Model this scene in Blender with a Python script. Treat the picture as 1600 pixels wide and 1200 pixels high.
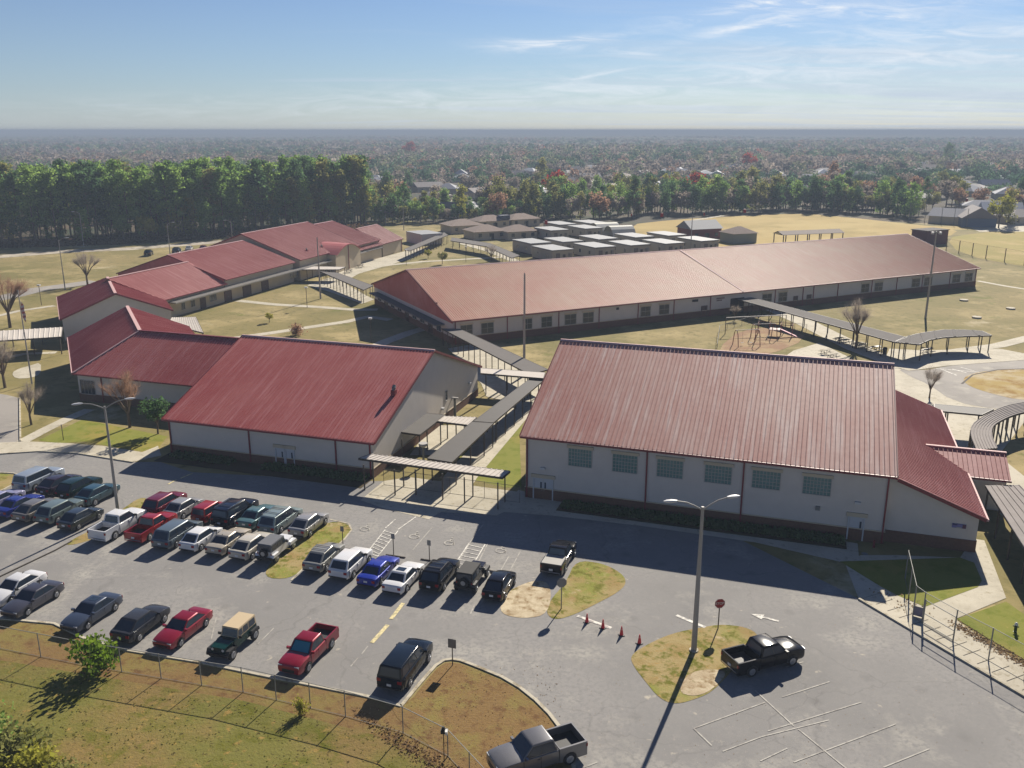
import bpy, bmesh, math, random
from math import sin, cos, radians as R, pi, atan2, hypot, sqrt, tan
from mathutils import Vector, noise
random.seed(7)
sc = bpy.context.scene
C = sc.collection
for o in list(bpy.data.objects): bpy.data.objects.remove(o)

# ------------------------------------------------------------------ camera, sky, sun, exposure
CAM_H, FPX, YH = 36.0, 1400.0, 203.5          # height in m, focal length and horizon row in the 1600x1200 photograph
PITCH = math.atan((600 - YH) / FPX)
cam = bpy.data.cameras.new('camera'); cam_o = bpy.data.objects.new('camera', cam); C.objects.link(cam_o)
cam_o.location = (0, 0, CAM_H); cam_o.rotation_euler = (pi/2 - PITCH, 0, 0)
cam.sensor_width = 36; cam.lens = 36 * FPX / 1600; cam.clip_start = 0.5; cam.clip_end = 60000
sc.camera = cam_o
SUN_AZ, SUN_EL = 66.5, 31.5                   # azimuth counted from +x towards +y
world = bpy.data.worlds.new('World'); sc.world = world; world.use_nodes = True
wt = world.node_tree; wn = wt.nodes; wl = wt.links
bg = wn['Background']; bg.inputs['Strength'].default_value = 0.05
sky = wn.new('ShaderNodeTexSky'); sky.sky_type = 'NISHITA'; sky.sun_disc = False
sky.sun_elevation = R(SUN_EL); sky.sun_rotation = R(90 - SUN_AZ)
sky.altitude = 0; sky.air_density = 1.0; sky.dust_density = 0.15; sky.ozone_density = 4.0
# thin cirrus, mapped on a plane high above
tc = wn.new('ShaderNodeTexCoord'); sep = wn.new('ShaderNodeSeparateXYZ'); wl.new(tc.outputs['Generated'], sep.inputs[0])
def wm(op, a, b=None):
    n = wn.new('ShaderNodeMath'); n.operation = op
    for i, v in enumerate((a, b)):
        if v is None: continue
        if isinstance(v, (int, float)): n.inputs[i].default_value = v
        else: wl.new(v, n.inputs[i])
    return n.outputs[0]
zc = wm('ADD', wm('MAXIMUM', sep.outputs[2], 0.0), 0.045)
cu = wm('DIVIDE', sep.outputs[0], zc); cv = wm('DIVIDE', sep.outputs[1], zc)
comb = wn.new('ShaderNodeCombineXYZ'); wl.new(cu, comb.inputs[0]); wl.new(cv, comb.inputs[1])
mp = wn.new('ShaderNodeMapping'); wl.new(comb.outputs[0], mp.inputs[0])
mp.inputs['Rotation'].default_value = (0, 0, R(24)); mp.inputs['Scale'].default_value = (0.16, 0.62, 1); mp.inputs['Location'].default_value = (2.35, 1.1, 0)
nz = wn.new('ShaderNodeTexNoise'); wl.new(mp.outputs[0], nz.inputs['Vector'])
nz.inputs['Scale'].default_value = 1.0; nz.inputs['Detail'].default_value = 9; nz.inputs['Roughness'].default_value = 0.62; nz.inputs['Distortion'].default_value = 0.8
side = wm('ADD', wm('MULTIPLY', sep.outputs[0], 0.24), 0.03)
cr = wn.new('ShaderNodeValToRGB'); wl.new(wm('ADD', nz.outputs[0], side), cr.inputs[0])
cr.color_ramp.elements[0].position = 0.54; cr.color_ramp.elements[0].color = (0, 0, 0, 1)
cr.color_ramp.elements[1].position = 0.86; cr.color_ramp.elements[1].color = (.75, .75, .75, 1)
def tanuv(px, py):
    u = (600-py)/FPX; q = (px-800)/FPX; dy = cos(PITCH)+u*sin(PITCH)
    return q/dy, (-sin(PITCH)+u*cos(PITCH))/dy
sy = wm('MAXIMUM', sep.outputs[1], 0.02); U = wm('DIVIDE', sep.outputs[0], sy); V = wm('DIVIDE', sep.outputs[2], sy)
cb2 = wn.new('ShaderNodeCombineXYZ'); wl.new(U, cb2.inputs[0]); wl.new(V, cb2.inputs[1])
mp2 = wn.new('ShaderNodeMapping'); wl.new(cb2.outputs[0], mp2.inputs[0]); mp2.inputs['Rotation'].default_value = (0, 0, R(-9)); mp2.inputs['Scale'].default_value = (9, 60, 1)
n2_ = wn.new('ShaderNodeTexNoise'); wl.new(mp2.outputs[0], n2_.inputs['Vector']); n2_.inputs['Scale'].default_value = 1.3; n2_.inputs['Detail'].default_value = 8; n2_.inputs['Roughness'].default_value = .65; n2_.inputs['Distortion'].default_value = 1.2
mr2 = wn.new('ShaderNodeMapRange'); wl.new(n2_.outputs[0], mr2.inputs[0]); mr2.inputs[1].default_value = .42; mr2.inputs[2].default_value = .68
tot = None
for px, py, su, sv, sl, am in [(845,72,.052,.0062,-.02,.95),(905,62,.05,.004,.10,.7),(985,84,.03,.0025,-.08,.55),(1165,40,.06,.0045,.22,.8),(1190,10,.07,.007,.16,.85),(1260,8,.08,.005,-.10,.6),(1245,42,.03,.002,-.14,.5),(1330,18,.16,.010,.06,.55),(1400,26,.02,.002,-.03,.5),(935,116,.028,.0016,.17,.7),(1450,80,.30,.016,.06,.45),(1300,108,.34,.010,.07,.40),(1180,75,.02,.001,.1,.3),(1500,45,.22,.01,.05,.4),(1100,140,.6,.014,.03,.28),(1300,170,.5,.012,.0,.3)]:
    u0, v0 = tanuv(px, py); du = wm('SUBTRACT', U, u0); dv = wm('SUBTRACT', wm('SUBTRACT', V, v0), wm('MULTIPLY', du, sl))
    e = wm('ADD', wm('POWER', wm('ABSOLUTE', wm('DIVIDE', du, su)), 2.0), wm('POWER', wm('ABSOLUTE', wm('DIVIDE', dv, sv)), 2.0))
    g_ = wm('MULTIPLY', wm('EXPONENT', wm('MULTIPLY', e, -0.9)), am*1.25); tot = g_ if tot is None else wm('ADD', tot, g_)
front = wm('GREATER_THAN', sep.outputs[1], 0.05)
wisp = wm('MULTIPLY', wm('MULTIPLY', tot, front), wm('ADD', wm('MULTIPLY', mr2.outputs[0], 0.75), 0.12))
mixc = wn.new('ShaderNodeMix'); mixc.data_type = 'RGBA'
wl.new(wm('MINIMUM', wm('ADD', wm('MULTIPLY', wm('ADD', cr.outputs[0], 0.45), wm('EXPONENT', wm('MULTIPLY', wm('MAXIMUM', sep.outputs[2], 0.0), -4.5))), 0.0), 0.9), mixc.inputs['Factor'])
tint = wn.new('ShaderNodeMix'); tint.data_type = 'RGBA'; tint.blend_type = 'MULTIPLY'; tint.inputs['Factor'].default_value = 1
wl.new(sky.outputs[0], tint.inputs['A']); tint.inputs['B'].default_value = (0.72, 0.78, 0.91, 1)
def vm(op, a, k):
    n = wn.new('ShaderNodeVectorMath'); n.operation = op; wl.new(a, n.inputs[0]); n.inputs[1].default_value = (k, k, k); return n.outputs[0]
gam = wn.new('ShaderNodeGamma'); wl.new(vm('MULTIPLY', tint.outputs['Result'], 1/7.0), gam.inputs[0]); gam.inputs[1].default_value = 1.35
wl.new(vm('MULTIPLY', gam.outputs[0], 7.0), mixc.inputs['A']); mixc.inputs['B'].default_value = (6.9, 8.0, 9.5, 1)
mixw = wn.new('ShaderNodeMix'); mixw.data_type = 'RGBA'; wl.new(wm('MINIMUM', wisp, 0.95), mixw.inputs['Factor'])
wl.new(mixc.outputs['Result'], mixw.inputs['A']); mixw.inputs['B'].default_value = (10.4, 11.0, 11.8, 1)
wl.new(mixw.outputs['Result'], bg.inputs['Color'])
sd = bpy.data.lights.new('sun', 'SUN'); sd.energy = 5.0; sd.angle = R(0.5); sd.color = (1.0, 0.92, 0.80)
so = bpy.data.objects.new('sun', sd); C.objects.link(so)
so.rotation_euler = Vector((cos(R(SUN_AZ))*cos(R(SUN_EL)), sin(R(SUN_AZ))*cos(R(SUN_EL)), sin(R(SUN_EL)))).to_track_quat('Z', 'Y').to_euler()
so.location = (60, 140, 90)
sc.view_settings.view_transform = 'Standard'; sc.view_settings.look = 'None'
sc.view_settings.exposure = 0.72; sc.view_settings.gamma = 1; sc.view_settings.use_curve_mapping = False
sc.cycles.max_bounces = 5; sc.cycles.diffuse_bounces = 1; sc.cycles.glossy_bounces = 2; sc.cycles.transparent_max_bounces = 12
sc.cycles.volume_bounces = 0; sc.cycles.use_denoising = True

# ------------------------------------------------------------------ helpers
def P(px, py, z=0.0):
    """point of the place at height z that the photograph shows at this pixel"""
    u = (600 - py) / FPX; s = (px - 800) / FPX
    d = Vector((s, cos(PITCH) + u*sin(PITCH), -sin(PITCH) + u*cos(PITCH)))
    t = (z - CAM_H) / d.z
    return Vector((d.x*t, d.y*t, z))
def hexc(r, g, b): return tuple(((c/255)/12.92 if c/255 <= .04045 else ((c/255+.055)/1.055)**2.4) for c in (r, g, b))
class NT:
    def __init__(s, m):
        s.m = m; s.t = m.node_tree; s.b = s.t.nodes['Principled BSDF']
    def n(s, typ, **kw):
        x = s.t.nodes.new(typ)
        for k, v in kw.items():
            if k in ('data_type', 'blend_type', 'operation', 'feature', 'wave_type', 'noise_dimensions', 'bands_direction'): setattr(x, k, v)
            else: x.inputs[k].default_value = v
        return x
    def l(s, a, b): s.t.links.new(a, b)
MATS = {}
def mat(name, rgb, rough=.7, metal=0, spec=.5, var=.0, scale=3, var2=None, scale2=.2, bump=0, bscale=20, coat=0, emit=None):
    if name in MATS: return MATS[name]
    m = bpy.data.materials.new(name); m.use_nodes = True; k = NT(m); b = k.b
    b.inputs['Base Color'].default_value = (*rgb, 1); b.inputs['Roughness'].default_value = rough
    b.inputs['Metallic'].default_value = metal; b.inputs['Specular IOR Level'].default_value = spec
    b.inputs['Coat Weight'].default_value = coat; b.inputs['Coat Roughness'].default_value = .12
    if emit: b.inputs['Emission Color'].default_value = (*emit[:3], 1); b.inputs['Emission Strength'].default_value = emit[3]
    geo = k.n('ShaderNodeNewGeometry')
    if var or var2:
        mx = None
        base = (*rgb, 1)
        n1 = k.n('ShaderNodeTexNoise', Scale=scale, Detail=6, Roughness=.6); k.l(geo.outputs['Position'], n1.inputs['Vector'])
        mr = k.n('ShaderNodeMapRange'); k.l(n1.outputs[0], mr.inputs[0])
        mr.inputs[1].default_value = .25; mr.inputs[2].default_value = .75; mr.inputs[3].default_value = 1-var; mr.inputs[4].default_value = 1+var
        mu = k.n('ShaderNodeMix', data_type='RGBA', blend_type='MULTIPLY'); mu.inputs['Factor'].default_value = 1
        mu.inputs['A'].default_value = base; k.l(mr.outputs[0], mu.inputs['B'])
        out = mu.outputs['Result']
        if var2:
            n2 = k.n('ShaderNodeTexNoise', Scale=scale2, Detail=7, Roughness=.65); k.l(geo.outputs['Position'], n2.inputs['Vector'])
            r2 = k.n('ShaderNodeValToRGB'); k.l(n2.outputs[0], r2.inputs[0]); r2.color_ramp.elements[0].position = .45; r2.color_ramp.elements[1].position = .62
            m2 = k.n('ShaderNodeMix', data_type='RGBA'); k.l(r2.outputs[0], m2.inputs['Factor']); k.l(out, m2.inputs['A']); m2.inputs['B'].default_value = (*var2, 1)
            out = m2.outputs['Result']
        k.l(out, b.inputs['Base Color'])
    if bump:
        nb = k.n('ShaderNodeTexNoise', Scale=bscale, Detail=4); k.l(geo.outputs['Position'], nb.inputs['Vector'])
        bp = k.n('ShaderNodeBump', Strength=bump, Distance=.05); k.l(nb.outputs[0], bp.inputs['Height']); k.l(bp.outputs[0], b.inputs['Normal'])
    MATS[name] = m
    return m
def layered(name, stops, rough=.95, bump=.3, bscale=12):
    """ground material: base colour and a list of (colour, noise scale, lo, hi, offset seed)"""
    if name in MATS: return MATS[name]
    m = bpy.data.materials.new(name); m.use_nodes = True; k = NT(m); b = k.b
    b.inputs['Roughness'].default_value = rough; b.inputs['Specular IOR Level'].default_value = .2
    geo = k.n('ShaderNodeNewGeometry'); out = None
    for i, (col, s, lo, hi, off) in enumerate(stops):
        if i == 0:
            rg = k.n('ShaderNodeRGB'); rg.outputs[0].default_value = (*col, 1); out = rg.outputs[0]; continue
        mp = k.n('ShaderNodeMapping'); mp.inputs['Location'].default_value = (off*13.1, off*7.7, off); k.l(geo.outputs['Position'], mp.inputs[0])
        n = k.n('ShaderNodeTexNoise', Scale=s, Detail=8, Roughness=.62); k.l(mp.outputs[0], n.inputs['Vector'])
        r = k.n('ShaderNodeMapRange'); r.inputs[1].default_value = lo; r.inputs[2].default_value = hi; k.l(n.outputs[0], r.inputs[0])
        mx = k.n('ShaderNodeMix', data_type='RGBA'); k.l(r.outputs[0], mx.inputs['Factor']); k.l(out, mx.inputs['A']); mx.inputs['B'].default_value = (*col, 1)
        out = mx.outputs['Result']
    k.l(out, b.inputs['Base Color'])
    nb = k.n('ShaderNodeTexNoise', Scale=bscale, Detail=5, Roughness=.7); k.l(geo.outputs['Position'], nb.inputs['Vector'])
    bp = k.n('ShaderNodeBump', Strength=bump, Distance=.08); k.l(nb.outputs[0], bp.inputs['Height']); k.l(bp.outputs[0], b.inputs['Normal'])
    MATS[name] = m
    return m

class MB:
    """collects polygons; build() links them as one mesh object"""
    def __init__(s): s.v = []; s.f = []; s.mi = []
    def quad(s, *pts, m=0):
        i = len(s.v); s.v += [tuple(p) for p in pts]; s.f.append(tuple(range(i, i+len(pts)))); s.mi.append(m)
    def box(s, x0, y0, z0, x1, y1, z1, m=0, skip=()):
        p = [(x0,y0,z0),(x1,y0,z0),(x1,y1,z0),(x0,y1,z0),(x0,y0,z1),(x1,y0,z1),(x1,y1,z1),(x0,y1,z1)]
        i = len(s.v); s.v += p
        for n, f in enumerate(((0,3,2,1),(4,5,6,7),(0,1,5,4),(1,2,6,5),(2,3,7,6),(3,0,4,7))):
            if n in skip: continue
            s.f.append(tuple(i+a for a in f)); s.mi.append(m)
    def hexa(s, p, m=0):
        """box from 8 points: bottom ring of 4, top ring of 4"""
        i = len(s.v); s.v += [tuple(q) for q in p]
        for f in ((0,3,2,1),(4,5,6,7),(0,1,5,4),(1,2,6,5),(2,3,7,6),(3,0,4,7)): s.f.append(tuple(i+a for a in f)); s.mi.append(m)
    def beam(s, a, b, w, h=None, m=0, up=Vector((0,0,1))):
        a = Vector(a); b = Vector(b); h = h or w; d = (b-a).normalized()
        if abs(d.dot(up)) > .98: up = Vector((1,0,0))
        x = d.cross(up).normalized()*w/2; y = x.cross(d).normalized()*h/2
        s.hexa([a-x-y, a+x-y, a+x+y, a-x+y, b-x-y, b+x-y, b+x+y, b-x+y], m)
    def tube(s, pts, rad, n=8, cap=True, m=0):
        rings = []; pts = [Vector(p) for p in pts]
        if not isinstance(rad, (list, tuple)): rad = [rad]*len(pts)
        for j, p in enumerate(pts):
            d = (pts[min(j+1, len(pts)-1)] - pts[max(j-1, 0)]).normalized()
            up = Vector((0,0,1)) if abs(d.z) < .95 else Vector((1,0,0))
            x = d.cross(up).normalized(); y = x.cross(d).normalized(); i = len(s.v)
            s.v += [tuple(p + (x*cos(2*pi*q/n) + y*sin(2*pi*q/n))*rad[j]) for q in range(n)]; rings.append(i)
        for a, b in zip(rings, rings[1:]):
            for q in range(n): s.f.append((a+q, a+(q+1) % n, b+(q+1) % n, b+q)); s.mi.append(m)
        if cap:
            s.f.append(tuple(rings[0]+q for q in range(n))[::-1]); s.mi.append(m)
            s.f.append(tuple(rings[-1]+q for q in range(n))); s.mi.append(m)
    def mesh(s, name, mats, smooth=None):
        me = bpy.data.meshes.new(name); me.from_pydata(s.v, [], s.f)
        for mm in (mats if isinstance(mats, (list, tuple)) else [mats]): me.materials.append(mm)
        if any(s.mi): me.polygons.foreach_set('material_index', s.mi)
        me.update()
        if smooth is not None:
            me.polygons.foreach_set('use_smooth', [True]*len(me.polygons)); me.set_sharp_from_angle(angle=R(smooth))
        return me
    def build(s, name, mats, parent=None, smooth=None, **kw):
        return link(name, s.mesh(name, mats, smooth), parent, **kw)
def link(name, me, parent=None, label=None, cat=None, group=None, kind=None, loc=None, rz=None):
    o = bpy.data.objects.new(name, me); C.objects.link(o)
    if parent: o.parent = parent
    return tag(o, label, cat, group, kind, loc, rz)
def tag(o, label=None, cat=None, group=None, kind=None, loc=None, rz=None):
    if label: o['label'] = label
    if cat: o['category'] = cat
    if group: o['group'] = group
    if kind: o['kind'] = kind
    if loc is not None: o.location = loc
    if rz is not None: o.rotation_euler = (0, 0, rz)
    return o
def thing(name, label, cat, loc=(0,0,0), rz=0, group=None):
    o = bpy.data.objects.new(name, None); C.objects.link(o); o.empty_display_size = .5
    if not isinstance(rz, (int, float)): rz = 0
    return tag(o, label, cat, group, None, loc, rz)
KIDS = {}
def dup(root, loc, rz, label=None, group=None, scale=None):
    """copy of a thing, its parts and their sub-parts"""
    r = root.copy(); C.objects.link(r); r.location = loc; r.rotation_euler = (0, 0, rz)
    if label: r['label'] = label
    if group: r['group'] = group
    if scale: r.scale = scale
    if root.name not in KIDS: KIDS[root.name] = [(ch, list(ch.children)) for ch in root.children]
    for ch, subs in KIDS[root.name]:
        c = ch.copy(); C.objects.link(c); c.parent = r
        for g in subs: d = g.copy(); C.objects.link(d); d.parent = c
    return r
ZN = [0.0]
def sheet(name, pts, z, m, **kw):
    """flat ground polygon from world points (possibly concave)"""
    ZN[0] += .0001; z += ZN[0]
    bm = bmesh.new(); vs = [bm.verts.new((p[0], p[1], z)) for p in pts]; f = bm.faces.new(vs)
    bmesh.ops.triangulate(bm, faces=[f])
    bm.normal_update()
    for f in bm.faces:
        if f.normal.z < 0: f.normal_flip()
    me = bpy.data.meshes.new(name); bm.to_mesh(me); bm.free(); me.materials.append(m)
    kw.setdefault('kind', 'structure')
    return link(name, me, **kw)
def smooth_poly(pts, closed=True, it=2):
    for _ in range(it):
        q = []; n = len(pts)
        for i in range(n if closed else n-1):
            a = pts[i]; b = pts[(i+1) % n]; q += [a*.75+b*.25, a*.25+b*.75]
        pts = q if closed else [pts[0]] + q + [pts[-1]]
    return pts
def PP(*px, z=0.0, smooth=0, closed=True):
    pts = [P(x, y, z) for x, y in px]
    return smooth_poly(pts, closed, smooth) if smooth else pts
def strip(pts, w, z0, z1, name, m, closed=False, **kw):
    """kerb or wall following a polyline: box section w wide from z0 to z1, butted mitred"""
    n = len(pts); mb = MB(); L = []
    for i in range(n):
        a = pts[i-1] if (i > 0 or closed) else pts[i]; b = pts[(i+1) % n] if (i < n-1 or closed) else pts[i]
        d = Vector((b.x-a.x, b.y-a.y, 0)).normalized(); nn = Vector((-d.y, d.x, 0))*w/2
        L.append((pts[i]+nn, pts[i]-nn))
    rng = range(n if closed else n-1)
    for i in rng:
        a, b = L[i]; c, d = L[(i+1) % n]
        mb.quad((a.x,a.y,z1),(b.x,b.y,z1),(d.x,d.y,z1),(c.x,c.y,z1))
        mb.quad((a.x,a.y,z0),(a.x,a.y,z1),(c.x,c.y,z1),(c.x,c.y,z0))
        mb.quad((b.x,b.y,z1),(b.x,b.y,z0),(d.x,d.y,z0),(d.x,d.y,z1))
    kw.setdefault('kind', 'structure')
    return mb.build(name, m, **kw)
def ribbon(pts, w, z, name, m, **kw):
    ZN[0] += .0001; z += ZN[0]
    n = len(pts); mb = MB(); L = []
    for i in range(n):
        a = pts[max(i-1, 0)]; b = pts[min(i+1, n-1)]
        d = Vector((b.x-a.x, b.y-a.y, 0)).normalized(); nn = Vector((-d.y, d.x, 0))*w/2
        L.append((pts[i]+nn, pts[i]-nn))
    for (a, b), (c, d) in zip(L, L[1:]): mb.quad((b.x,b.y,z),(d.x,d.y,z),(c.x,c.y,z),(a.x,a.y,z))
    kw.setdefault('kind', 'structure')
    return mb.build(name, m, **kw)

# ------------------------------------------------------------------ materials
OLIVE, TAN, STRAW, SAND, GRN = hexc(128,120,68), hexc(158,142,92), hexc(174,156,108), hexc(196,182,150), hexc(112,122,30)
def sc3(c, f): return tuple(x*f for x in c)
G_LAWN = layered('lawn_winter', [(sc3(TAN,.82), 0,0,0,0), (sc3(OLIVE,.9), .035,.40,.62,1), (sc3(STRAW,.95), .09,.50,.66,2), (SAND, .05,.63,.72,3), (sc3(OLIVE,.7), .9,.52,.72,4), (sc3(GRN,.7), .16,.62,.74,9)])
G_BROWN = layered('lawn_brown', [(hexc(128,102,62), 0,0,0,0), (hexc(130,116,62), .35,.46,.62,1), (hexc(106,78,46), 1.4,.52,.66,2), (hexc(140,118,66), 3,.60,.70,3), (hexc(190,168,124), 5.5,.70,.74,4)], bump=.6, bscale=5)
G_SLOPE = layered('slope_grass', [(hexc(130,110,64), 0,0,0,0), (hexc(114,110,52), .12,.42,.58,5), (hexc(96,96,26), .5,.50,.64,2), (hexc(150,124,66), 1.6,.58,.68,3), (hexc(66,56,20), 3.2,.60,.66,4), (hexc(196,176,130), 6,.72,.75,4)], bump=.8, bscale=4)
G_ISLE = layered('island_grass', [(hexc(162,144,98), 0,0,0,0), (hexc(132,134,58), .16,.50,.62,6), (hexc(150,128,80), .5,.46,.62,8), (hexc(104,104,30), 1.2,.50,.62,2), (hexc(184,164,126), .4,.62,.68,3), (hexc(160,132,78), 2.5,.58,.68,7)], bump=.6, bscale=6)
G_GREEN = layered('green_grass', [(hexc(128,130,52), 0,0,0,0), (hexc(150,134,64), .12,.50,.68,8), (hexc(106,116,26), .6,.50,.66,2), (hexc(168,146,92), 2.5,.66,.72,3)], bump=.4, bscale=8)
G_FIELD = layered('field_turf', [(hexc(176,152,90), 0,0,0,0), (hexc(186,164,104), .02,.42,.6,1), (hexc(158,138,76), .05,.5,.65,2)], bump=.1)
G_SAND = layered('sandy_soil', [(hexc(176,158,128), 0,0,0,0), (hexc(204,190,160), .5,.45,.6,1), (hexc(140,116,80), 1.6,.5,.64,2), (hexc(120,110,56), .8,.60,.68,5)], bump=.5, bscale=5)
G_FOREST = layered('forest_floor', [(hexc(66,60,44), 0,0,0,0), (hexc(92,78,56), .02,.42,.6,1), (hexc(54,62,38), .05,.5,.62,2), (hexc(120,104,76), .012,.60,.68,3)], bump=.1)
ASPH = layered('asphalt', [(hexc(144,141,137), 0,0,0,0), (hexc(127,125,122), .05,.44,.62,1), (hexc(164,160,151), .22,.52,.70,2), (hexc(132,130,127), 3.0,.46,.64,3), (hexc(180,172,156), .9,.66,.74,6), (hexc(172,164,150), 14,.62,.70,7)], rough=.85, bump=.15, bscale=30)
ASPH2 = layered('old_asphalt', [(hexc(158,152,144), 0,0,0,0), (hexc(140,135,128), .08,.44,.6,1), (hexc(172,166,154), .4,.56,.68,2)], rough=.85, bump=.1, bscale=30)
CONC = layered('concrete', [(hexc(196,188,168), 0,0,0,0), (hexc(180,172,152), .3,.45,.62,1), (hexc(164,154,130), 1.8,.56,.68,2), (hexc(204,198,182), 5,.6,.7,3)], rough=.85, bump=.1, bscale=20)
CONC_D = layered('kerb_concrete', [(hexc(192,184,164), 0,0,0,0), (hexc(140,128,104), 1.2,.5,.66,2)], rough=.9, bump=.1)
CONC_K = mat('kerb_dark', hexc(66,58,50), .9)
def asphalt_wear(m, cracks=.55):
    k = NT(m); b = k.b; src = b.inputs['Base Color'].links[0].from_socket; geo = k.n('ShaderNodeNewGeometry')
    nd = k.n('ShaderNodeTexNoise', Scale=.5, Detail=5); k.l(geo.outputs['Position'], nd.inputs['Vector'])
    ad = k.n('ShaderNodeVectorMath', operation='MULTIPLY_ADD'); k.l(nd.outputs['Color'], ad.inputs[0]); ad.inputs[1].default_value = (2.4,2.4,0); k.l(geo.outputs['Position'], ad.inputs[2])
    vo = k.n('ShaderNodeTexVoronoi', feature='DISTANCE_TO_EDGE', Scale=.10); k.l(ad.outputs[0], vo.inputs['Vector'])
    mr = k.n('ShaderNodeMapRange'); mr.inputs[1].default_value = .001; mr.inputs[2].default_value = .006; mr.inputs[3].default_value = 1-cracks*.6; mr.inputs[4].default_value = 1; k.l(vo.outputs['Distance'], mr.inputs[0])
    v2 = k.n('ShaderNodeTexVoronoi', feature='F1', Scale=.33); k.l(geo.outputs['Position'], v2.inputs['Vector'])
    m2 = k.n('ShaderNodeMapRange'); m2.inputs[1].default_value = .05; m2.inputs[2].default_value = .20; m2.inputs[3].default_value = .86; m2.inputs[4].default_value = 1; k.l(v2.outputs['Distance'], m2.inputs[0])
    mu = k.n('ShaderNodeMath', operation='MULTIPLY'); k.l(mr.outputs[0], mu.inputs[0]); k.l(m2.outputs[0], mu.inputs[1])
    mx = k.n('ShaderNodeMix', data_type='RGBA', blend_type='MULTIPLY'); mx.inputs['Factor'].default_value = 1; k.l(src, mx.inputs['A']); k.l(mu.outputs[0], mx.inputs['B']); k.l(mx.outputs['Result'], b.inputs['Base Color'])
asphalt_wear(ASPH, .22); asphalt_wear(ASPH2, .12)
PAINT_W = mat('road_paint', hexc(226,222,210), .8, var=.15, scale=3, var2=hexc(150,146,140), scale2=2.2)
PAINT_F = mat('worn_road_paint', hexc(176,172,162), .8, var=.1, scale=3, var2=hexc(138,133,126), scale2=1.8)
PAINT_Y = mat('yellow_paint', hexc(222,206,150), .8, var=.1, scale=5, var2=hexc(170,160,124), scale2=3)
WALL = mat('cream_wall', hexc(202,194,184), .9, var=.05, scale=.8, bump=.05, bscale=6)
WALL2 = mat('beige_wall', hexc(190,176,150), .9, var=.06, scale=.6)
BRICK = mat('brick_plinth', hexc(104,74,58), .9, var=.22, scale=5)
TRIM = mat('red_trim', hexc(116,28,38), .5, var=.08, scale=1)
TRIM_L = mat('ridge_cap', hexc(202,164,160), .7, spec=.3)
GLASS_D = mat('dark_glass', hexc(40,52,66), .12, spec=.6)
GLASS_B = mat('glass_block', hexc(92,128,124), .25, var=.15, scale=2)
FRAME_W = mat('pale_frame', hexc(170,166,160), .6)
DOOR = mat('pale_door', hexc(186,188,190), .6, var=.04, scale=3)
STEEL = mat('galvanised_steel', hexc(128,128,124), .7, metal=.2)
POLE = mat('grey_pole', hexc(150,146,140), .55, var=.05, scale=2)
POLE_B = mat('bronze_post', hexc(62,52,42), .6)
LAMPM = mat('lamp_head', hexc(196,196,196), .4)
WOODP = mat('wooden_pole', hexc(120,100,70), .9, var=.2, scale=3)
AW_R = mat('dull_corrugated_roof', hexc(150,143,138), .9, spec=.2, var=.12, scale=.8)
AW_W = mat('white_corrugated_roof', hexc(200,192,182), .85, spec=.2, var=.08, scale=.8)
AW_G = mat('grey_canopy_roof', hexc(116,112,108), .95, spec=.15, var=.06, scale=.5)
AW_D = mat('dark_canopy_roof', hexc(70,66,62), .75, var=.12, scale=.7)
GREYROOF = mat('pale_flat_roof', hexc(146,148,150), .7, var=.05, scale=.3)
SHINGLE = mat('tan_shingle', hexc(150,132,120), .95, var=.12, scale=1.2)
PORTW = mat('trailer_siding', hexc(166,160,146), .85, var=.05, scale=.5)
DARK = mat('dark_recess', hexc(36,34,38), .9)
RUB = mat('tyre_rubber', hexc(30,30,32), .85)
def roof_mat(name='red_standing_seam', c0=(166,68,66), c1=(180,98,92), c2=(212,150,148), amt=.6):
    m = bpy.data.materials.new(name); m.use_nodes = True; k = NT(m); b = k.b
    geo = k.n('ShaderNodeNewGeometry')
    rg = (*hexc(*c0), 1)
    n1 = k.n('ShaderNodeTexNoise', Scale=.11, Detail=6, Roughness=.6); k.l(geo.outputs['Position'], n1.inputs['Vector'])
    r1 = k.n('ShaderNodeMapRange'); r1.inputs[1].default_value = .38; r1.inputs[2].default_value = .68; k.l(n1.outputs[0], r1.inputs[0])
    m1 = k.n('ShaderNodeMix', data_type='RGBA'); m1.inputs['A'].default_value = rg; m1.inputs['B'].default_value = (*hexc(*c1), 1); k.l(r1.outputs[0], m1.inputs['Factor'])
    # run-off streaks: noise stretched strongly along the building's slope
    tcn = k.n('ShaderNodeTexCoord'); mp = k.n('ShaderNodeMapping'); mp.inputs['Scale'].default_value = (2.2, .10, .10); k.l(tcn.outputs['Object'], mp.inputs[0])
    n2 = k.n('ShaderNodeTexNoise', Scale=1.0, Detail=5, Roughness=.7); k.l(mp.outputs[0], n2.inputs['Vector'])
    r2 = k.n('ShaderNodeMapRange'); r2.inputs[1].default_value = .5; r2.inputs[2].default_value = .78; r2.inputs[4].default_value = amt; k.l(n2.outputs[0], r2.inputs[0])
    m2 = k.n('ShaderNodeMix', data_type='RGBA'); m2.inputs['B'].default_value = (*hexc(*c2), 1); k.l(m1.outputs['Result'], m2.inputs['A']); k.l(r2.outputs[0], m2.inputs['Factor'])
    k.l(m2.outputs['Result'], b.inputs['Base Color'])
    b.inputs['Roughness'].default_value = .6; b.inputs['Specular IOR Level'].default_value = .7
    n3 = k.n('ShaderNodeTexNoise', Scale=1.4, Detail=3); k.l(geo.outputs['Position'], n3.inputs['Vector'])
    bp = k.n('ShaderNodeBump', Strength=.25, Distance=.04); k.l(n3.outputs[0], bp.inputs['Height']); k.l(bp.outputs[0], b.inputs['Normal'])
    return m
ROOF = roof_mat()
ROOF_SHEEN = roof_mat('pale_sheen_red_standing_seam', (190,120,106), (202,150,134), (230,208,196), 1.0)  # gymnasium roof: roof red made paler, mostly sun sheen painted into the colour
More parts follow.
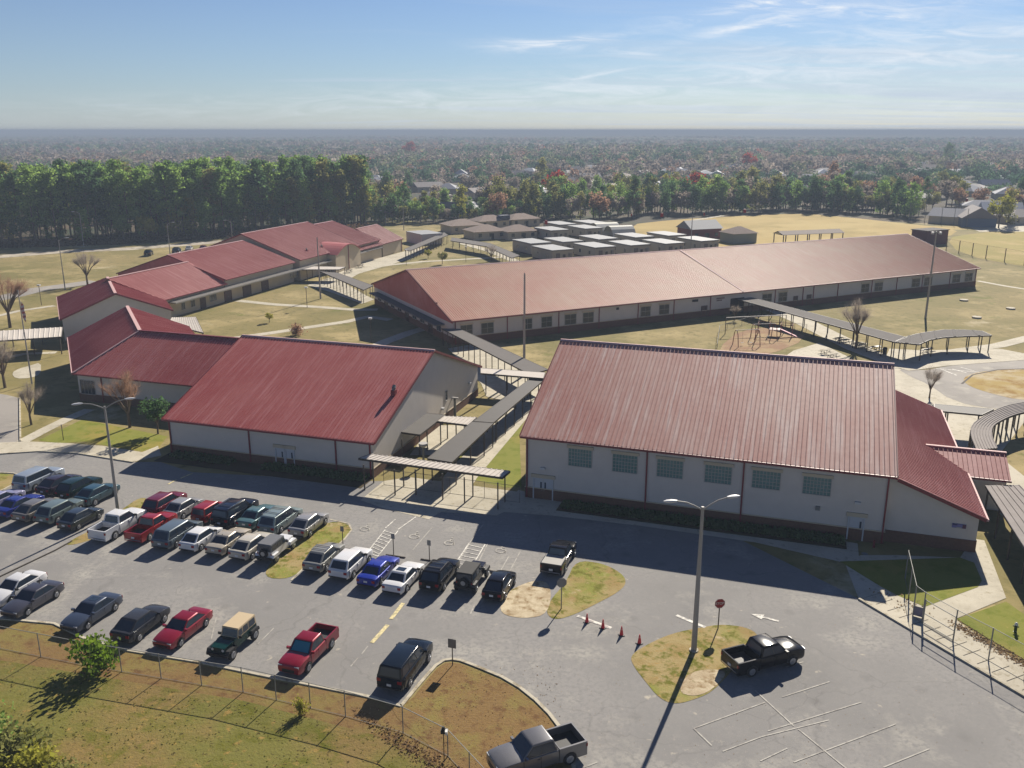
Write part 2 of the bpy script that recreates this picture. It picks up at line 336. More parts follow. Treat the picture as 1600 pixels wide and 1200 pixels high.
ROOF_SHEEN_M = roof_mat('tan_sheen_red_standing_seam', (198,128,100), (200,146,114), (220,176,148), .5)  # long building roof: low-sun sheen put into the base colour, tanner than the gymnasium's

# ------------------------------------------------------------------ ground
def ground():
    ang = 72; rings = [0, 60, 150, 350, 800, 2000, 6000, 20000, 50000]; v = [(0,0,0)]; f = []
    for r in rings[1:]: v += [(r*cos(2*pi*i/ang), r*sin(2*pi*i/ang), 0) for i in range(ang)]
    for i in range(ang): f.append((0, 1+i, 1+(i+1) % ang))
    for k in range(len(rings)-2):
        a = 1+k*ang; b = a+ang
        for i in range(ang): f.append((a+i, b+i, b+(i+1) % ang, a+(i+1) % ang))
    me = bpy.data.meshes.new('ground'); me.from_pydata(v, [], f); me.materials.append(G_FOREST)
    link('ground', me, kind='structure')
ground()
Zl, Zr, Zc, Zp = .012, .026, .040, .054
# school grounds: one lawn under everything
sheet('lawn', [Vector((x, y, 0)) for x, y in [(-260,-60),(120,-60),(260,120),(235,300),(196,352),(150,372),(60,352),(-20,345),(-46,380),(-100,315),(-190,300),(-300,240)]], Zl, G_LAWN)
# sports field beyond
sheet('playing_field', PP((975,352),(1055,343),(1150,338),(1250,333),(1330,340),(1420,350),(1500,358),(1480,372),(1200,382),(1000,395), smooth=1), Zr, G_FIELD)
sheet('ball_field', PP((1478,372),(1520,365),(1600,358),(1700,352),(1780,370),(1750,425),(1620,420),(1500,398), smooth=1), Zr, layered('ball_turf', [(hexc(168,150,84),0,0,0,0),(hexc(152,142,70),.03,.42,.6,1),(hexc(190,166,110),.06,.52,.66,2)]))
# main car park
lot = [(-160,700),(0,709),(60,705),(120,708),(208,722),(250,722),(300,738),(560,752),(600,752),(800,778),(1140,835),(1342,936),(1600,1088),(1760,1190),(1600,1400),(1000,1700),(930,1330),(897,1200),(885,1152),(850,1106),(800,1066),(740,1041),(712,1031),(690,1032),(660,1065),(625,1103),(580,1090),(400,1054),(310,1035),(200,1017),(140,1002),(85,975),(0,967),(-160,940)]
sheet('parking_lot', PP(*lot), Zr, ASPH)
# kerbs round the lot
strip(PP((-120,963),(0,967),(85,975),(140,1002),(200,1017),(310,1035),(400,1054),(580,1090),(627,1104)), .22, 0, .09, 'kerb', CONC_D)
strip(PP((627,1104),(660,1064),(688,1033),(712,1030),(740,1040),(800,1065),(850,1105),(885,1151),(897,1200),(925,1330), smooth=1, closed=False), .24, 0, .09, 'kerb', CONC_D)
strip(PP((1342,937),(1440,995),(1520,1042),(1600,1089),(1760,1192)), .2, 0, .15, 'kerb', CONC_D)
strip(PP((-120,713),(0,710),(60,706),(120,709),(208,723)), .2, 0, .14, 'kerb', CONC_D)
sheet('dead_grass', PP((640,1098),(663,1068),(690,1037),(712,1035),(740,1045),(797,1069),(846,1108),(880,1153),(892,1200),(920,1330),(760,1330),(690,1180),(600,1105), smooth=1), Zr, G_BROWN)
sheet('verge', PP((-160,966),(0,970),(85,978),(140,1005),(200,1020),(310,1038),(400,1058),(580,1093),(627,1106),(690,1180),(760,1290),(640,1290),(300,1140),(-160,1010)), Zl+.004, G_BROWN)
sheet('grass_slope', PP((-160,1030),(0,1032),(130,1053),(380,1095),(590,1150),(720,1215),(780,1290),(700,1500),(-160,1500)), Zl+.006, G_SLOPE)
# concrete walks
sheet('pavement', PP((0,692),(40,690),(110,693),(160,697),(222,707),(247,697),(252,712),(208,722),(120,708),(60,705),(0,709),(-160,712),(-160,694)), Zc, CONC)
sheet('side_road', PP((-40,610),(10,617),(30,622),(32,684),(33,692),(0,694),(-60,694)), Zr, ASPH2)
strip(PP((31,622),(32,690)), .18, 0, .14, 'kerb', CONC_D)
ribbon(PP((36,690),(70,672),(105,655),(140,640)), 1.7, Zc, 'path', CONC)
sheet('path', PP((18,583),(30,576),(46,572),(64,566),(64,585),(48,591),(24,592), smooth=1), Zc, CONC)
ribbon(PP((5,560),(40,553),(88,551)), 1.6, Zc, 'path', CONC)
sheet('pavement', PP((563,782),(600,752),(640,746),(810,769),(800,795),(776,806),(690,800),(670,812),(600,795)), Zc, CONC)
sheet('pavement', PP((780,800),(810,766),(862,780),(1000,795),(1180,820),(1340,850),(1345,905),(1320,880),(1180,848),(1000,822),(860,806)), Zc, CONC)
sheet('pavement', PP((1342,937),(1320,880),(1345,868),(1400,868),(1500,872),(1520,842),(1538,845),(1572,935),(1492,968),(1540,1002),(1600,1040),(1760,1130),(1760,1190),(1600,1088),(1440,994)), Zc, CONC)
sheet('green_grass', PP((1312,878),(1500,872),(1522,880),(1534,908),(1528,918),(1445,949),(1400,930),(1377,918), smooth=0), Zp, G_GREEN)
sheet('green_grass', PP((1495,968),(1572,941),(1620,975),(1700,1040),(1700,1090),(1600,1031),(1545,999)), Zp, G_GREEN)
sheet('green_grass', PP((705,742),(725,700),(770,668),(800,640),(820,640),(812,690),(815,762),(790,762)), Zl+.004, G_GREEN)
sheet('green_grass', PP((130,690),(90,693),(60,688),(130,655),(190,668),(262,682),(248,700),(222,706)), Zl+.004, G_GREEN)
# grass islands
isl = [('grass_island', [(515,813),(555,822),(532,850),(482,880),(455,906),(408,903),(430,870),(475,838)]),
       ('grass_island', [(220,776),(236,783),(200,812),(150,842),(112,853),(100,850),(150,825),(190,797)]),
       ('grass_island', [(899,876),(940,880),(970,895),(980,910),(968,925),(930,945),(900,960),(868,970),(853,960),(858,940),(885,910)]),
       ('grass_island', [(1096,981),(1126,976),(1165,980),(1187,993),(1175,1015),(1150,1042),(1115,1080),(1090,1092),(1055,1102),(1030,1092),(1008,1065),(990,1042),(984,1025),(1010,1008),(1050,990)]),
       ('grass_island', [(-80,741),(0,740),(28,742),(34,746),(22,756),(0,768),(-80,790)])]
for i, (n, q) in enumerate(isl):
    pts = PP(*q, smooth=2); sheet(n, pts, Zc, G_ISLE)
strip(PP((515,812),(555,821),(532,851),(482,881),(455,907), smooth=1, closed=False), .15, 0, .05, 'kerb', CONC_D)
strip(PP((-80,740),(0,739),(28,741),(35,746),(22,757),(0,769),(-40,782), smooth=1, closed=False), .15, 0, .12, 'kerb', CONC_D)
strip(PP((-40,922),(0,902),(88,860),(113,846)), .12, 0, .11, 'kerb', CONC_K)
sheet('sandy_patch', PP((785,935),(800,920),(840,905),(862,915),(858,960),(820,968),(780,960), smooth=2), Zc, G_SAND)
sheet('sandy_patch', PP((1075,1052),(1110,1046),(1140,1050),(1112,1080),(1085,1090),(1058,1082), smooth=2), Zp, G_SAND)
# court yards and paths behind
ribbon(PP((372,470),(430,476),(500,480),(552,484),(590,484)), 2.2, Zc, 'path', CONC)
ribbon(PP((355,530),(420,521),(480,512),(540,503),(575,495),(610,500)), 2.2, Zc, 'path', CONC)
ribbon(PP((560,556),(600,535),(640,520),(668,512)), 2.6, Zc, 'path', CONC)
sheet('terrace', PP((520,430),(575,408),(650,388),(668,390),(640,405),(560,428),(540,440), smooth=0), Zc, CONC)
ribbon(PP((570,420),(610,414),(660,409),(730,405),(800,401)), 2.2, Zc, 'path', CONC)
sheet('pavement', PP((480,446),(520,432),(572,462),(585,468),(566,475),(520,458)), Zp, CONC)
sheet('pavement', PP((700,545),(740,538),(830,590),(850,600),(840,640),(760,620),(752,600)), Zp, CONC)
ribbon(PP((684,800),(720,745),(760,700),(800,655),(845,607)), 3.6, Zc+.002, 'path', CONC)
sheet('pavement', PP((640,712),(675,665),(745,665),(700,712)), Zp, CONC)
# drive and roundabout on the right
sheet('service_drive', PP((1400,575),(1440,580),(1480,572),(1540,566),(1620,562),(1720,565),(1720,640),(1600,640),(1560,640),(1490,628),(1450,600),(1425,590), smooth=1), Zr, ASPH2)
sheet('forecourt', PP((1395,572),(1440,590),(1470,612),(1510,628),(1600,640),(1600,660),(1560,712),(1620,760),(1700,900),(1640,880),(1560,800),(1480,740),(1400,640)), Zl+.002, CONC)
sheet('traffic_island', PP((1503,592),(1520,583),(1560,578),(1620,577),(1700,590),(1700,625),(1600,627),(1550,616),(1512,603), smooth=2), Zc, layered('roundabout_turf', [(hexc(170,146,84),0,0,0,0),(hexc(190,176,146),.12,.46,.6,1),(hexc(150,118,58),.3,.5,.62,2)]))
ribbon(PP((1503,600),(1520,586),(1560,578),(1620,576)), .3, Zp, 'kerb_line', CONC_K)
for a, b in (((1470,577),(1495,587)),((1488,577),(1510,583)),((1500,574),(1522,580)),((1462,576),(1530,582))):
    ribbon(PP(a, b), .25, Zc, 'road_marking', PAINT_W)
ribbon(PP((1170,466),(1260,505),(1340,545),(1420,575)), 4.4, Zc, 'path', CONC)
ribbon(PP((1420,560),(1500,548),(1560,540),(1640,520)), 2.6, Zc, 'path', CONC)
sheet('pavement', PP((1390,545),(1440,548),(1560,545),(1640,560),(1480,572),(1420,580),(1380,568)), Zp, CONC)
sheet('pavement', PP((1180,590),(1240,548),(1280,536),(1330,560),(1300,575)), Zc, CONC)
sheet('playground_soil', PP((1118,548),(1160,513),(1240,512),(1262,530),(1200,556),(1140,560), smooth=1), Zc, layered('red_mulch', [(hexc(148,116,88),0,0,0,0),(hexc(166,142,104),.3,.42,.58,1)]))
ribbon(PP((1527,439),(1570,447),(1640,458)), 1.5, Zc, 'path', CONC)
# left access road and far verge
ribbon(PP((-80,408),(0,401),(100,393),(200,389),(330,379),(420,372)), 7.5, Zc, 'access_road', layered('sandy_road', [(hexc(176,166,150),0,0,0,0),(hexc(196,186,166),.1,.45,.6,1),(hexc(140,130,110),.3,.5,.62,2)]))
ribbon(PP((-60,478),(20,462),(60,452),(100,447),(150,440)), 6, Zc, 'access_road', ASPH2)
ribbon(PP((-20,498),(30,486),(85,478)), 1.6, Zp, 'path', CONC)
sheet('verge', PP((-80,388),(0,385),(200,382),(330,372),(330,366),(200,372),(0,374),(-80,376)), Zr, layered('brush_floor', [(hexc(92,66,50),0,0,0,0),(hexc(110,86,60),.1,.45,.6,1)]))
# paint on the asphalt
def line(a, b, w=.12, m=None): ribbon(PP(a, b), w, Zc+.001, 'painted_line', m or PAINT_W)
for a, b in [((403,1007),(428,982)),((512,1016),(526,1001)),((565,1023),(575,1010)),((548,1042),(560,1028)),((330,1000),(338,965)),
             ((790,905),(813,862)),((700,895),(755,820)),((775,905),(795,870)),((645,860),(676,824)),((700,905),(735,848)),((738,898),(762,850)),
             ((735,960),(742,945)),((525,855),(545,835)),((380,870),(390,858)),((295,760),(280,765))]: line(a, b, .085, PAINT_F)
for a, b in [((581,1005),(606,977)),((611,968),(630,943))]: line(a, b, .32, PAINT_Y)
for a, b in [((263,757),(276,750)),((282,748),(301,740))]: line(a, b, .2, PAINT_Y)
for a, b in [((902,963),(955,982)),((1057,962),(1102,981))]: line(a, b, .3)
for a, b in [((1084,1139),(1196,1098)),((1129,1175),(1190,1152)),((1190,1152),(1295,1126)),((1222,1090),(1296,1066)),((1200,1143),(1346,1098)),((1240,1192),(1400,1132)),((1380,1200),(1452,1171)),((1228,1043),(1255,1035)),
             ((912,1200),(933,1192)),((1188,1190),(1230,1170))]: line(a, b, .085, PAINT_F)
for a, b in [((1247,1140),(1330,1208)),((1240,1135),(1180,1080)),((1084,1139),(1112,1166))]: line(a, b, .1, PAINT_F)
# hatched walkways
def hatch(a0, a1, b0, b1, n):
    A0, A1, B0, B1 = P(*a0), P(*a1), P(*b0), P(*b1)
    ribbon([A0, A1], .1, Zc+.001, 'painted_line', PAINT_W); ribbon([B0, B1], .1, Zc+.001, 'painted_line', PAINT_W)
    mb = MB()
    for i in range(n):
        t = (i+.5)/n; a = A0.lerp(A1, t); b = B0.lerp(B1, min(1, t+.09)); d = (A1-A0).normalized()*.05
        z = Zp-.001
        mb.quad((a.x-d.x, a.y-d.y, z), (b.x-d.x, b.y-d.y, z), (b.x+d.x, b.y+d.y, z), (a.x+d.x, a.y+d.y, z))
    mb.build('painted_hatching', PAINT_W, kind='structure')
hatch((602,828),(572,866), (622,830),(590,870), 9)
hatch((733,849),(706,890), (758,851),(735,890), 7)
line((602,826),(618,812)); line((622,828),(650,808))
# accessible parking symbols, an arrow
def symbol(px, py, s=1.0):
    c = P(px, py); m = MB(); u = Vector((cos(R(-18)), sin(R(-18)), 0)); v = Vector((cos(R(72)), sin(R(72)), 0)); z = Vector((0,0,Zp))
    def seg(x0, y0, x1, y1, w=.12):
        a = c+u*x0*s+v*y0*s; b = c+u*x1*s+v*y1*s; d = (b-a).normalized(); n = Vector((-d.y, d.x, 0))*w/2*s
        m.quad(a-n+z, b-n+z, b+n+z, a+n+z)
    for i in range(8):
        a0 = R(120+i*30); a1 = R(150+i*30); seg(.35*cos(a0), .35*sin(a0)-.1, .35*cos(a1), .35*sin(a1)-.1)
    seg(-.05,.1,-.1,.55); seg(-.1,.1,.3,.1,.11); seg(.3,.1,.42,-.3,.11); seg(-.08,.36,.2,.36,.09)
    seg(-.19,.72,-.03,.72,.16)
    m.build('accessible_symbol', PAINT_F, kind='structure')
for p in ((571,826),(648,838),(703,848),(783,860)): symbol(*p, 1.25)
def arrow(px, py, ang, s):
    c = P(px, py); u = Vector((cos(R(ang)), sin(R(ang)), 0)); v = Vector((-u.y, u.x, 0)); z = Vector((0,0,Zp)); m = MB()
    m.quad(*[c+u*a*s+v*b*s+z for a, b in ((-1.2,-.12),(0,-.12),(0,.12),(-1.2,.12))]); m.quad(*[c+u*a*s+v*b*s+z for a, b in ((0,-.42),(.95,0),(0,.42))])
    m.build('painted_arrow', PAINT_W, kind='structure')
arrow(1192, 965, 150, 1.0)
sheet('manhole_cover', [P(1351,866)+Vector((.3*cos(a*pi/5), .3*sin(a*pi/5), 0)) for a in range(10)], Zc+.002, STEEL)
# expansion joints of the pavement along the right kerb
mb = MB(); A = P(1350,935); B = P(1700,1142); n = 16
for i in range(n):
    p = A.lerp(B, i/n); d = (B-A).normalized(); q = Vector((-d.y, d.x, 0)); z = Vector((0,0,Zp+.004))
    mb.quad(p-d*.02+z+q*.1, p+d*.02+z+q*.1, p+d*.02+q*1.9+z, p-d*.02+q*1.9+z)
mb.build('pavement_joint', CONC_K, kind='structure')

# ------------------------------------------------------------------ buildings
class Fr:
    """building frame: a along the eave, b into the building"""
    def __init__(s, x, y, yaw): s.o = Vector((x, y, 0)); s.y = R(yaw); s.u = Vector((cos(s.y), sin(s.y), 0)); s.v = Vector((-sin(s.y), cos(s.y), 0))
    def w(s, a, b, z=0): return s.o + s.u*a + s.v*b + Vector((0,0,z))
    def loc(s, p): d = p - s.o; return (d.dot(s.u), d.dot(s.v))
    def hit(s, px, py, b=0.0):
        """where the wall plane b=const is seen at this pixel -> (a, z)"""
        u = (600-py)/FPX; q = (px-800)/FPX
        d = Vector((q, cos(PITCH)+u*sin(PITCH), -sin(PITCH)+u*cos(PITCH))); c = Vector((0,0,CAM_H))
        t = (b - (c - s.o).dot(s.v)) / d.dot(s.v); p = c + d*t
        return ((p-s.o).dot(s.u), p.z)
    def hita(s, px, py, a=0.0):
        u = (600-py)/FPX; q = (px-800)/FPX
        d = Vector((q, cos(PITCH)+u*sin(PITCH), -sin(PITCH)+u*cos(PITCH))); c = Vector((0,0,CAM_H))
        t = (a - (c - s.o).dot(s.u)) / d.dot(s.u); p = c + d*t
        return ((p-s.o).dot(s.v), p.z)
def slope(parent, poly, pitch=.42, rh=.065, rw=.07, m=None, th=.14, name='roof', phase=.2, low_first=True):
    """roof plane over a convex polygon whose first edge is the eave; ribs run up the slope"""
    m = m or ROOF
    pts = [Vector(p) for p in poly]; e = (pts[1]-pts[0]).normalized()
    nrm = (pts[1]-pts[0]).cross(pts[-1]-pts[0]).normalized()
    if nrm.z < 0: nrm = -nrm
    t = nrm.cross(e).normalized()
    if t.z < 0: t = -t
    mb = MB(); n = len(pts); lo = [p - nrm*th for p in pts]
    mb.quad(*(pts if (pts[1]-pts[0]).cross(pts[2]-pts[1]).z > 0 else pts[::-1])); mb.quad(*(lo[::-1]))
    for i in range(n): mb.quad(lo[i], lo[(i+1) % n], pts[(i+1) % n], pts[i])
    ro = mb.build(name, m, parent)
    S = [((p-pts[0]).dot(e), (p-pts[0]).dot(t)) for p in pts]
    rb = MB(); smin = min(q[0] for q in S); smax = max(q[0] for q in S); x = smin + phase
    while x < smax - .05:
        ys = []
        for i in range(n):
            (x0, y0), (x1, y1) = S[i], S[(i+1) % n]
            if (x0-x)*(x1-x) < 0: ys.append(y0 + (y1-y0)*(x-x0)/(x1-x0))
        if len(ys) >= 2 and max(ys)-min(ys) > .3:
            a = pts[0] + e*x + t*(min(ys)+.02); b = pts[0] + e*x + t*(max(ys)-.02); h = e*rw/2; z = nrm*rh
            rb.quad(a-h, b-h, b-h*.5+z, a-h*.5+z); rb.quad(a-h*.5+z, b-h*.5+z, b+h*.5+z, a+h*.5+z); rb.quad(a+h*.5+z, b+h*.5+z, b+h, a+h)
            rb.quad(a-h, a-h*.5+z, a+h*.5+z, a+h)
        x += pitch
    if rb.f: rb.build('roof_seam', m, ro, kind='stuff')
    return ro
def bar(parent, name, a, b, w, h, m): mb = MB(); mb.beam(a, b, w, h); return mb.build(name, m, parent)
def boxp(parent, name, x0, y0, z0, x1, y1, z1, m, **kw): mb = MB(); mb.box(min(x0,x1), min(y0,y1), z0, max(x0,x1), max(y0,y1), z1); return mb.build(name, m, parent, **kw)
def window(parent, a0, a1, z0, z1, b=0.0, nx=2, nz=2, glass=None, fr=None, side=1, fw=.07, head=False, axis='a'):
    """window on the wall plane b (facing -b for side=1): glass pane with frame and glazing bars as sub-parts"""
    glass = glass or GLASS_D; fr = fr or FRAME_W
    def Q(x, d, z): return (x, b - side*d, z) if axis == 'a' else (b + side*d, x, z)
    def bx(mb, x0, d0, z0_, x1, d1, z1_):
        p = Q(x0, d0, z0_); q = Q(x1, d1, z1_); mb.box(min(p[0],q[0]), min(p[1],q[1]), z0_, max(p[0],q[0]), max(p[1],q[1]), z1_)
    g = MB(); bx(g, a0, -.05, z0, a1, .02, z1); w = g.build('window', glass, parent)
    f = MB(); bx(f, a0-fw, -.02, z0-fw, a0, .07, z1+fw); bx(f, a1, -.02, z0-fw, a1+fw, .07, z1+fw); bx(f, a0, -.02, z1, a1, .07, z1+fw); bx(f, a0, -.02, z0-fw, a1, .09, z0)
    f.build('frame', fr, w)
    if nx > 1 or nz > 1:
        k = MB()
        for i in range(1, nx): x = a0+(a1-a0)*i/nx; bx(k, x-.02, 0, z0, x+.02, .045, z1)
        for i in range(1, nz): z = z0+(z1-z0)*i/nz; bx(k, a0, 0, z-.02, a1, .042, z+.02)
        k.build('glazing_bars', fr, w, kind='stuff' if nx*nz > 20 else None)
    if head:
        h = MB(); bx(h, a0-.18, -.02, z1+fw, a1+.18, .12, z1+.34); h.build('lintel', WALL2, w)
    return w
def door(parent, a0, a1, z1, b=0.0, leaves=2, m=None, axis='a', side=1, glass=True, head=True):
    m = m or DOOR
    def bx(mb, x0, d0, z0_, x1, d1, z1_):
        if axis == 'a': p = (x0, b-side*d0); q = (x1, b-side*d1)
        else: p = (b+side*d0, x0); q = (b+side*d1, x1)
        mb.box(min(p[0],q[0]), min(p[1],q[1]), z0_, max(p[0],q[0]), max(p[1],q[1]), z1_)
    n = leaves; out = None
    for i in range(n):
        x0 = a0+(a1-a0)*i/n+.02; x1 = a0+(a1-a0)*(i+1)/n-.02
        g = MB(); bx(g, x0, -.03, .03, x1, .04, z1); d = g.build('door', m, parent); out = out or d
        if glass:
            k = MB(); xm = x1-.28 if i % 2 == 0 else x0+.12; bx(k, xm, .03, z1*.45, xm+.16, .05, z1*.86); k.build('door_pane', GLASS_D, d)
        k = MB(); xh = x1-.12 if i % 2 == 0 else x0+.06; bx(k, xh, .04, .95, xh+.05, .09, 1.15); k.build('handle', STEEL, d)
    f = MB(); bx(f, a0-.12, -.02, .03, a0, .1, z1+.12); bx(f, a1, -.02, .03, a1+.12, .1, z1+.12); bx(f, a0, -.02, z1, a1, .1, z1+.12)
    f.build('door_frame', m, parent)
    if head: h = MB(); bx(h, a0-.3, -.02, z1+.14, a1+.3, .16, z1+.5); h.build('door_lintel', WALL2, parent)
    return out
def hall(label, cat, yaw, x, y, W, D, He, Hr, pl=1.0, rm=None, oh=.45, wall=None, rh=.075, ends='wall', b0=0.0, ro0=None, ro1=None):
    """gabled metal-roofed hall; local a 0..W is the roof, b 0..D; walls stand oh inside the roof edge"""
    wall = wall or WALL
    t = thing('school_building', label, cat, (x, y, 0), R(yaw)); k = (Hr-He)/(D/2)
    zt = He + k*oh - .16; zr = Hr - .18
    m = MB(); y0, y1 = oh, D-oh; x0, x1 = oh, W-oh; ym = D/2
    m.quad((x0,y0,0),(x1,y0,0),(x1,y0,zt),(x0,y0,zt)); m.quad((x1,y1,0),(x0,y1,0),(x0,y1,zt),(x1,y1,zt))
    m.quad((x1,y0,0),(x1,y1,0),(x1,y1,zt),(x1,ym,zr),(x1,y0,zt)); m.quad((x0,y1,0),(x0,y0,0),(x0,y0,zt),(x0,ym,zr),(x0,y1,zt))
    m.build('wall', wall, t)
    if pl:
        p = MB(); d = .06
        p.box(x0-d, y0-d, 0, x1+d, y0, pl); p.box(x0-d, y1, 0, x1+d, y1+d, pl); p.box(x0-d, y0, 0, x0, y1, pl); p.box(x1, y0, 0, x1+d, y1, pl)
        p.build('brick_plinth', BRICK, t)
        p = MB(); p.box(x0-.09, y0-.09, pl, x1+.09, y0-.002, pl+.09); p.box(x1+.002, y0-.09, pl, x1+.09, y1+.09, pl+.09)
        p.build('plinth_cap', WALL2, t)
    slope(t, [(0,0,He),(W,0,He),(W,ym,Hr),(0,ym,Hr)], m=rm, rh=rh, rw=rh); slope(t, [(W,D,He),(0,D,He),(0,ym,Hr),(W,ym,Hr)], m=rm)
    f = MB(); f.box(-.02, -.14, He-.24, W+.02, -.005, He-.02); f.build('gutter', TRIM, t)
    f = MB(); f.box(-.02, D+.005, He-.24, W+.02, D+.14, He-.02); f.build('gutter', TRIM, t)
    for xx in (-.05, W+.05):
        f = MB(); f.beam((xx, 0, He-.08), (xx, ym, Hr-.08), .09, .26); f.beam((xx, D, He-.08), (xx, ym, Hr-.08), .09, .26); f.build('rake_trim', TRIM, t)
    f = MB(); f.hexa([(0-.1, ym-.32, Hr-.06),(W+.1, ym-.32, Hr-.06),(W+.1, ym+.32, Hr-.06),(0-.1, ym+.32, Hr-.06),(0-.1, ym-.1, Hr+.1),(W+.1, ym-.1, Hr+.1),(W+.1, ym+.1, Hr+.1),(0-.1, ym+.1, Hr+.1)]); f.build('ridge_cap', TRIM_L, t)
    return t
def spout(t, a, b, z, side=1):
    f = MB(); f.box(a-.07, b-side*.14 if side > 0 else b, .1, a+.07, b if side > 0 else b+.14, z-.25); f.beam((a, b-side*.07, z-.28), (a, b-side*.42, z-.1), .12, .12); f.build('downspout', TRIM, t)

# --- gymnasium (right foreground)
FA = Fr(.02288*36, 2.3463*36, -18.4)
AW, AD, AE, AR = 34.8, 30.4, 6.75, 13.2
gym = hall('tall white-walled gymnasium with wide pale red metal roof and row of six glass-block windows', 'building', -18.4, FA.o.x, FA.o.y, AW, AD, AE, AR, pl=1.15, rm=ROOF_SHEEN)
for (x0, y0, x1, y1) in [(889,702,924,731),(958,711,995,740),(1027.5,718,1066,749),(1102.5,727,1142,758),(1176.5,736,1218,766),(1256,745,1297,776)]:
    a0, zt = FA.hit(x0, (y0+y1)/2-12, .45); a1, _ = FA.hit(x1, (y0+y1)/2+10, .45); _, zb = FA.hit((x0+x1)/2, (y0+y1)/2+12, .45); _, zt = FA.hit((x0+x1)/2, (y0+y1)/2-14.5, .45)
    window(gym, a0, a1, zb, zt, b=.45, nx=8, nz=5, glass=GLASS_B, head=True, fw=.05)
for px, py in ((817,720),(1010,745),(1160,765),(1384,790)):
    a, _ = FA.hit(px, py, .45); spout(gym, max(.6, a), .45, AE)
door(gym, 1.35, 3.25, 2.2, b=.45); door(gym, 31.3, 32.5, 2.2, b=.45, leaves=1)
boxp(gym, 'wall_lamp', 2.0, .2, 3.3, 2.5, .449, 3.5, LAMPM); boxp(gym, 'wall_lamp', 31.6, .2, 3.6, 32.1, .449, 3.8, LAMPM)
boxp(gym, 'meter_box', 28.3, .3, 2.5, 28.7, .449, 2.9, STEEL)
bar(gym, 'fire_hydrant_pipe', (33.5,-.6,0), (33.5,-.6,.7), .2, .2, TRIM)
# annex: lean-to falling away to the right with a small cross gable
AX0, AX1, AZ0, AZ1 = AW+.06, 42.4, 6.35, 3.5
an = thing('annex_building', 'low lean-to annex with red metal roof falling away from the gymnasium side wall', 'building', tuple(FA.o), FA.y)
slope(an, [(AX1,.6,AZ1),(AX1,33.8,AZ1),(AX0,33.8,AZ0),(AX0,.6,AZ0)])
m = MB(); kx = (AZ0-AZ1)/(AX1-AX0)
zz = lambda a: AZ1 + (AX1-a)*kx - .17
m.quad((AX0-.45,1.1,0),(AX1-.5,1.1,0),(AX1-.5,1.1,zz(AX1-.5)),(AX0-.45,1.1,zz(AX0))); m.quad((AX1-.5,1.1,0),(AX1-.5,33.3,0),(AX1-.5,33.3,zz(AX1-.5)),(AX1-.5,1.1,zz(AX1-.5)))
m.quad((AX1-.5,33.3,0),(AX0,33.3,0),(AX0,33.3,zz(AX0)),(AX1-.5,33.3,zz(AX1-.5))); m.build('wall', WALL, an)
boxp(an, 'brick_plinth', AX0-.44, 1.03, 0, AX1-.44, 1.098, 1.15, BRICK); boxp(an, 'brick_plinth', AX1-.498, 1.1, 0, AX1-.43, 33.3, 1.15, BRICK)
bar(an, 'rake_trim', (AX0+.1,.55,AZ0-.12), (AX1,.55,AZ1-.12), .1, .34, TRIM); boxp(an, 'gutter', AX1+.005, .5, AZ1-.16, AX1+.16, 33.9, AZ1+.02, TRIM_L)
bar(an, 'rake_trim', (AX0+.1,33.85,AZ0-.12), (AX1,33.85,AZ1-.12), .1, .3, TRIM)
a0, zt = FA.hit(1488, 817, 1.1); a1, zb = FA.hit(1509, 826, 1.1)
sg = boxp(an, 'wall_sign', a0, 1.02, zb, a1, 1.09, zt, mat('sign_blue', hexc(110,108,160), .6)); w_ = a1-a0; h_ = zt-zb
boxp(sg, 'sign_stripe', a0+.02*w_, 1.0, zb+h_*.62, a0+.36*w_, 1.018, zt-.02, mat('sign_navy', hexc(44,42,92), .6)); boxp(sg, 'sign_stripe', a0+.74*w_, 1.0, zb+.02, a1-.02, 1.018, zt-.02, mat('sign_maroon', hexc(84,40,70), .6))
boxp(sg, 'sign_stripe', a0+.3*w_, 1.0, zb+.05*h_, a0+.68*w_, 1.018, zb+.25*h_, FRAME_W)
# porch gable
PZ, PE, pb0, pbm = 4.85, 3.35, 11.6, 15.6
def ix(z): return AX1 - (z-AZ1)/kx            # where the annex roof has this height
pr = slope(an, [(46.2,pb0,PE),(46.2,pbm,PZ),(ix(PZ)+.05,pbm,PZ),(AX1+.2,pb0,PE)], name='porch_roof') if False else slope(an, [(AX1+.2,pb0,PE),(46.2,pb0,PE),(46.2,pbm,PZ),(ix(PZ)+.1,pbm,PZ)], name='porch_roof', pitch=.43)
slope(an, [(46.2,2*pbm-pb0,PE),(AX1+.2,2*pbm-pb0,PE),(ix(PZ)+.1,pbm,PZ),(46.2,pbm,PZ)], name='porch_roof', pitch=.43)
boxp(an, 'ridge_cap', ix(PZ), pbm-.16, PZ-.04, 46.25, pbm+.16, PZ+.07, TRIM_L)
m = MB(); m.quad((45.9,pb0+.3,0),(45.9,2*pbm-pb0-.3,0),(45.9,2*pbm-pb0-.3,PE),(45.9,pbm,PZ-.2),(45.9,pb0+.3,PE)); m.quad((AX1-.4,pb0+.3,0),(45.9,pb0+.3,0),(45.9,pb0+.3,PE),(AX1-.4,pb0+.3,PE)); m.build('porch_wall', WALL, an)
boxp(an, 'gutter', AX1+.2, pb0-.12, PE-.2, 46.25, pb0-.01, PE, TRIM)

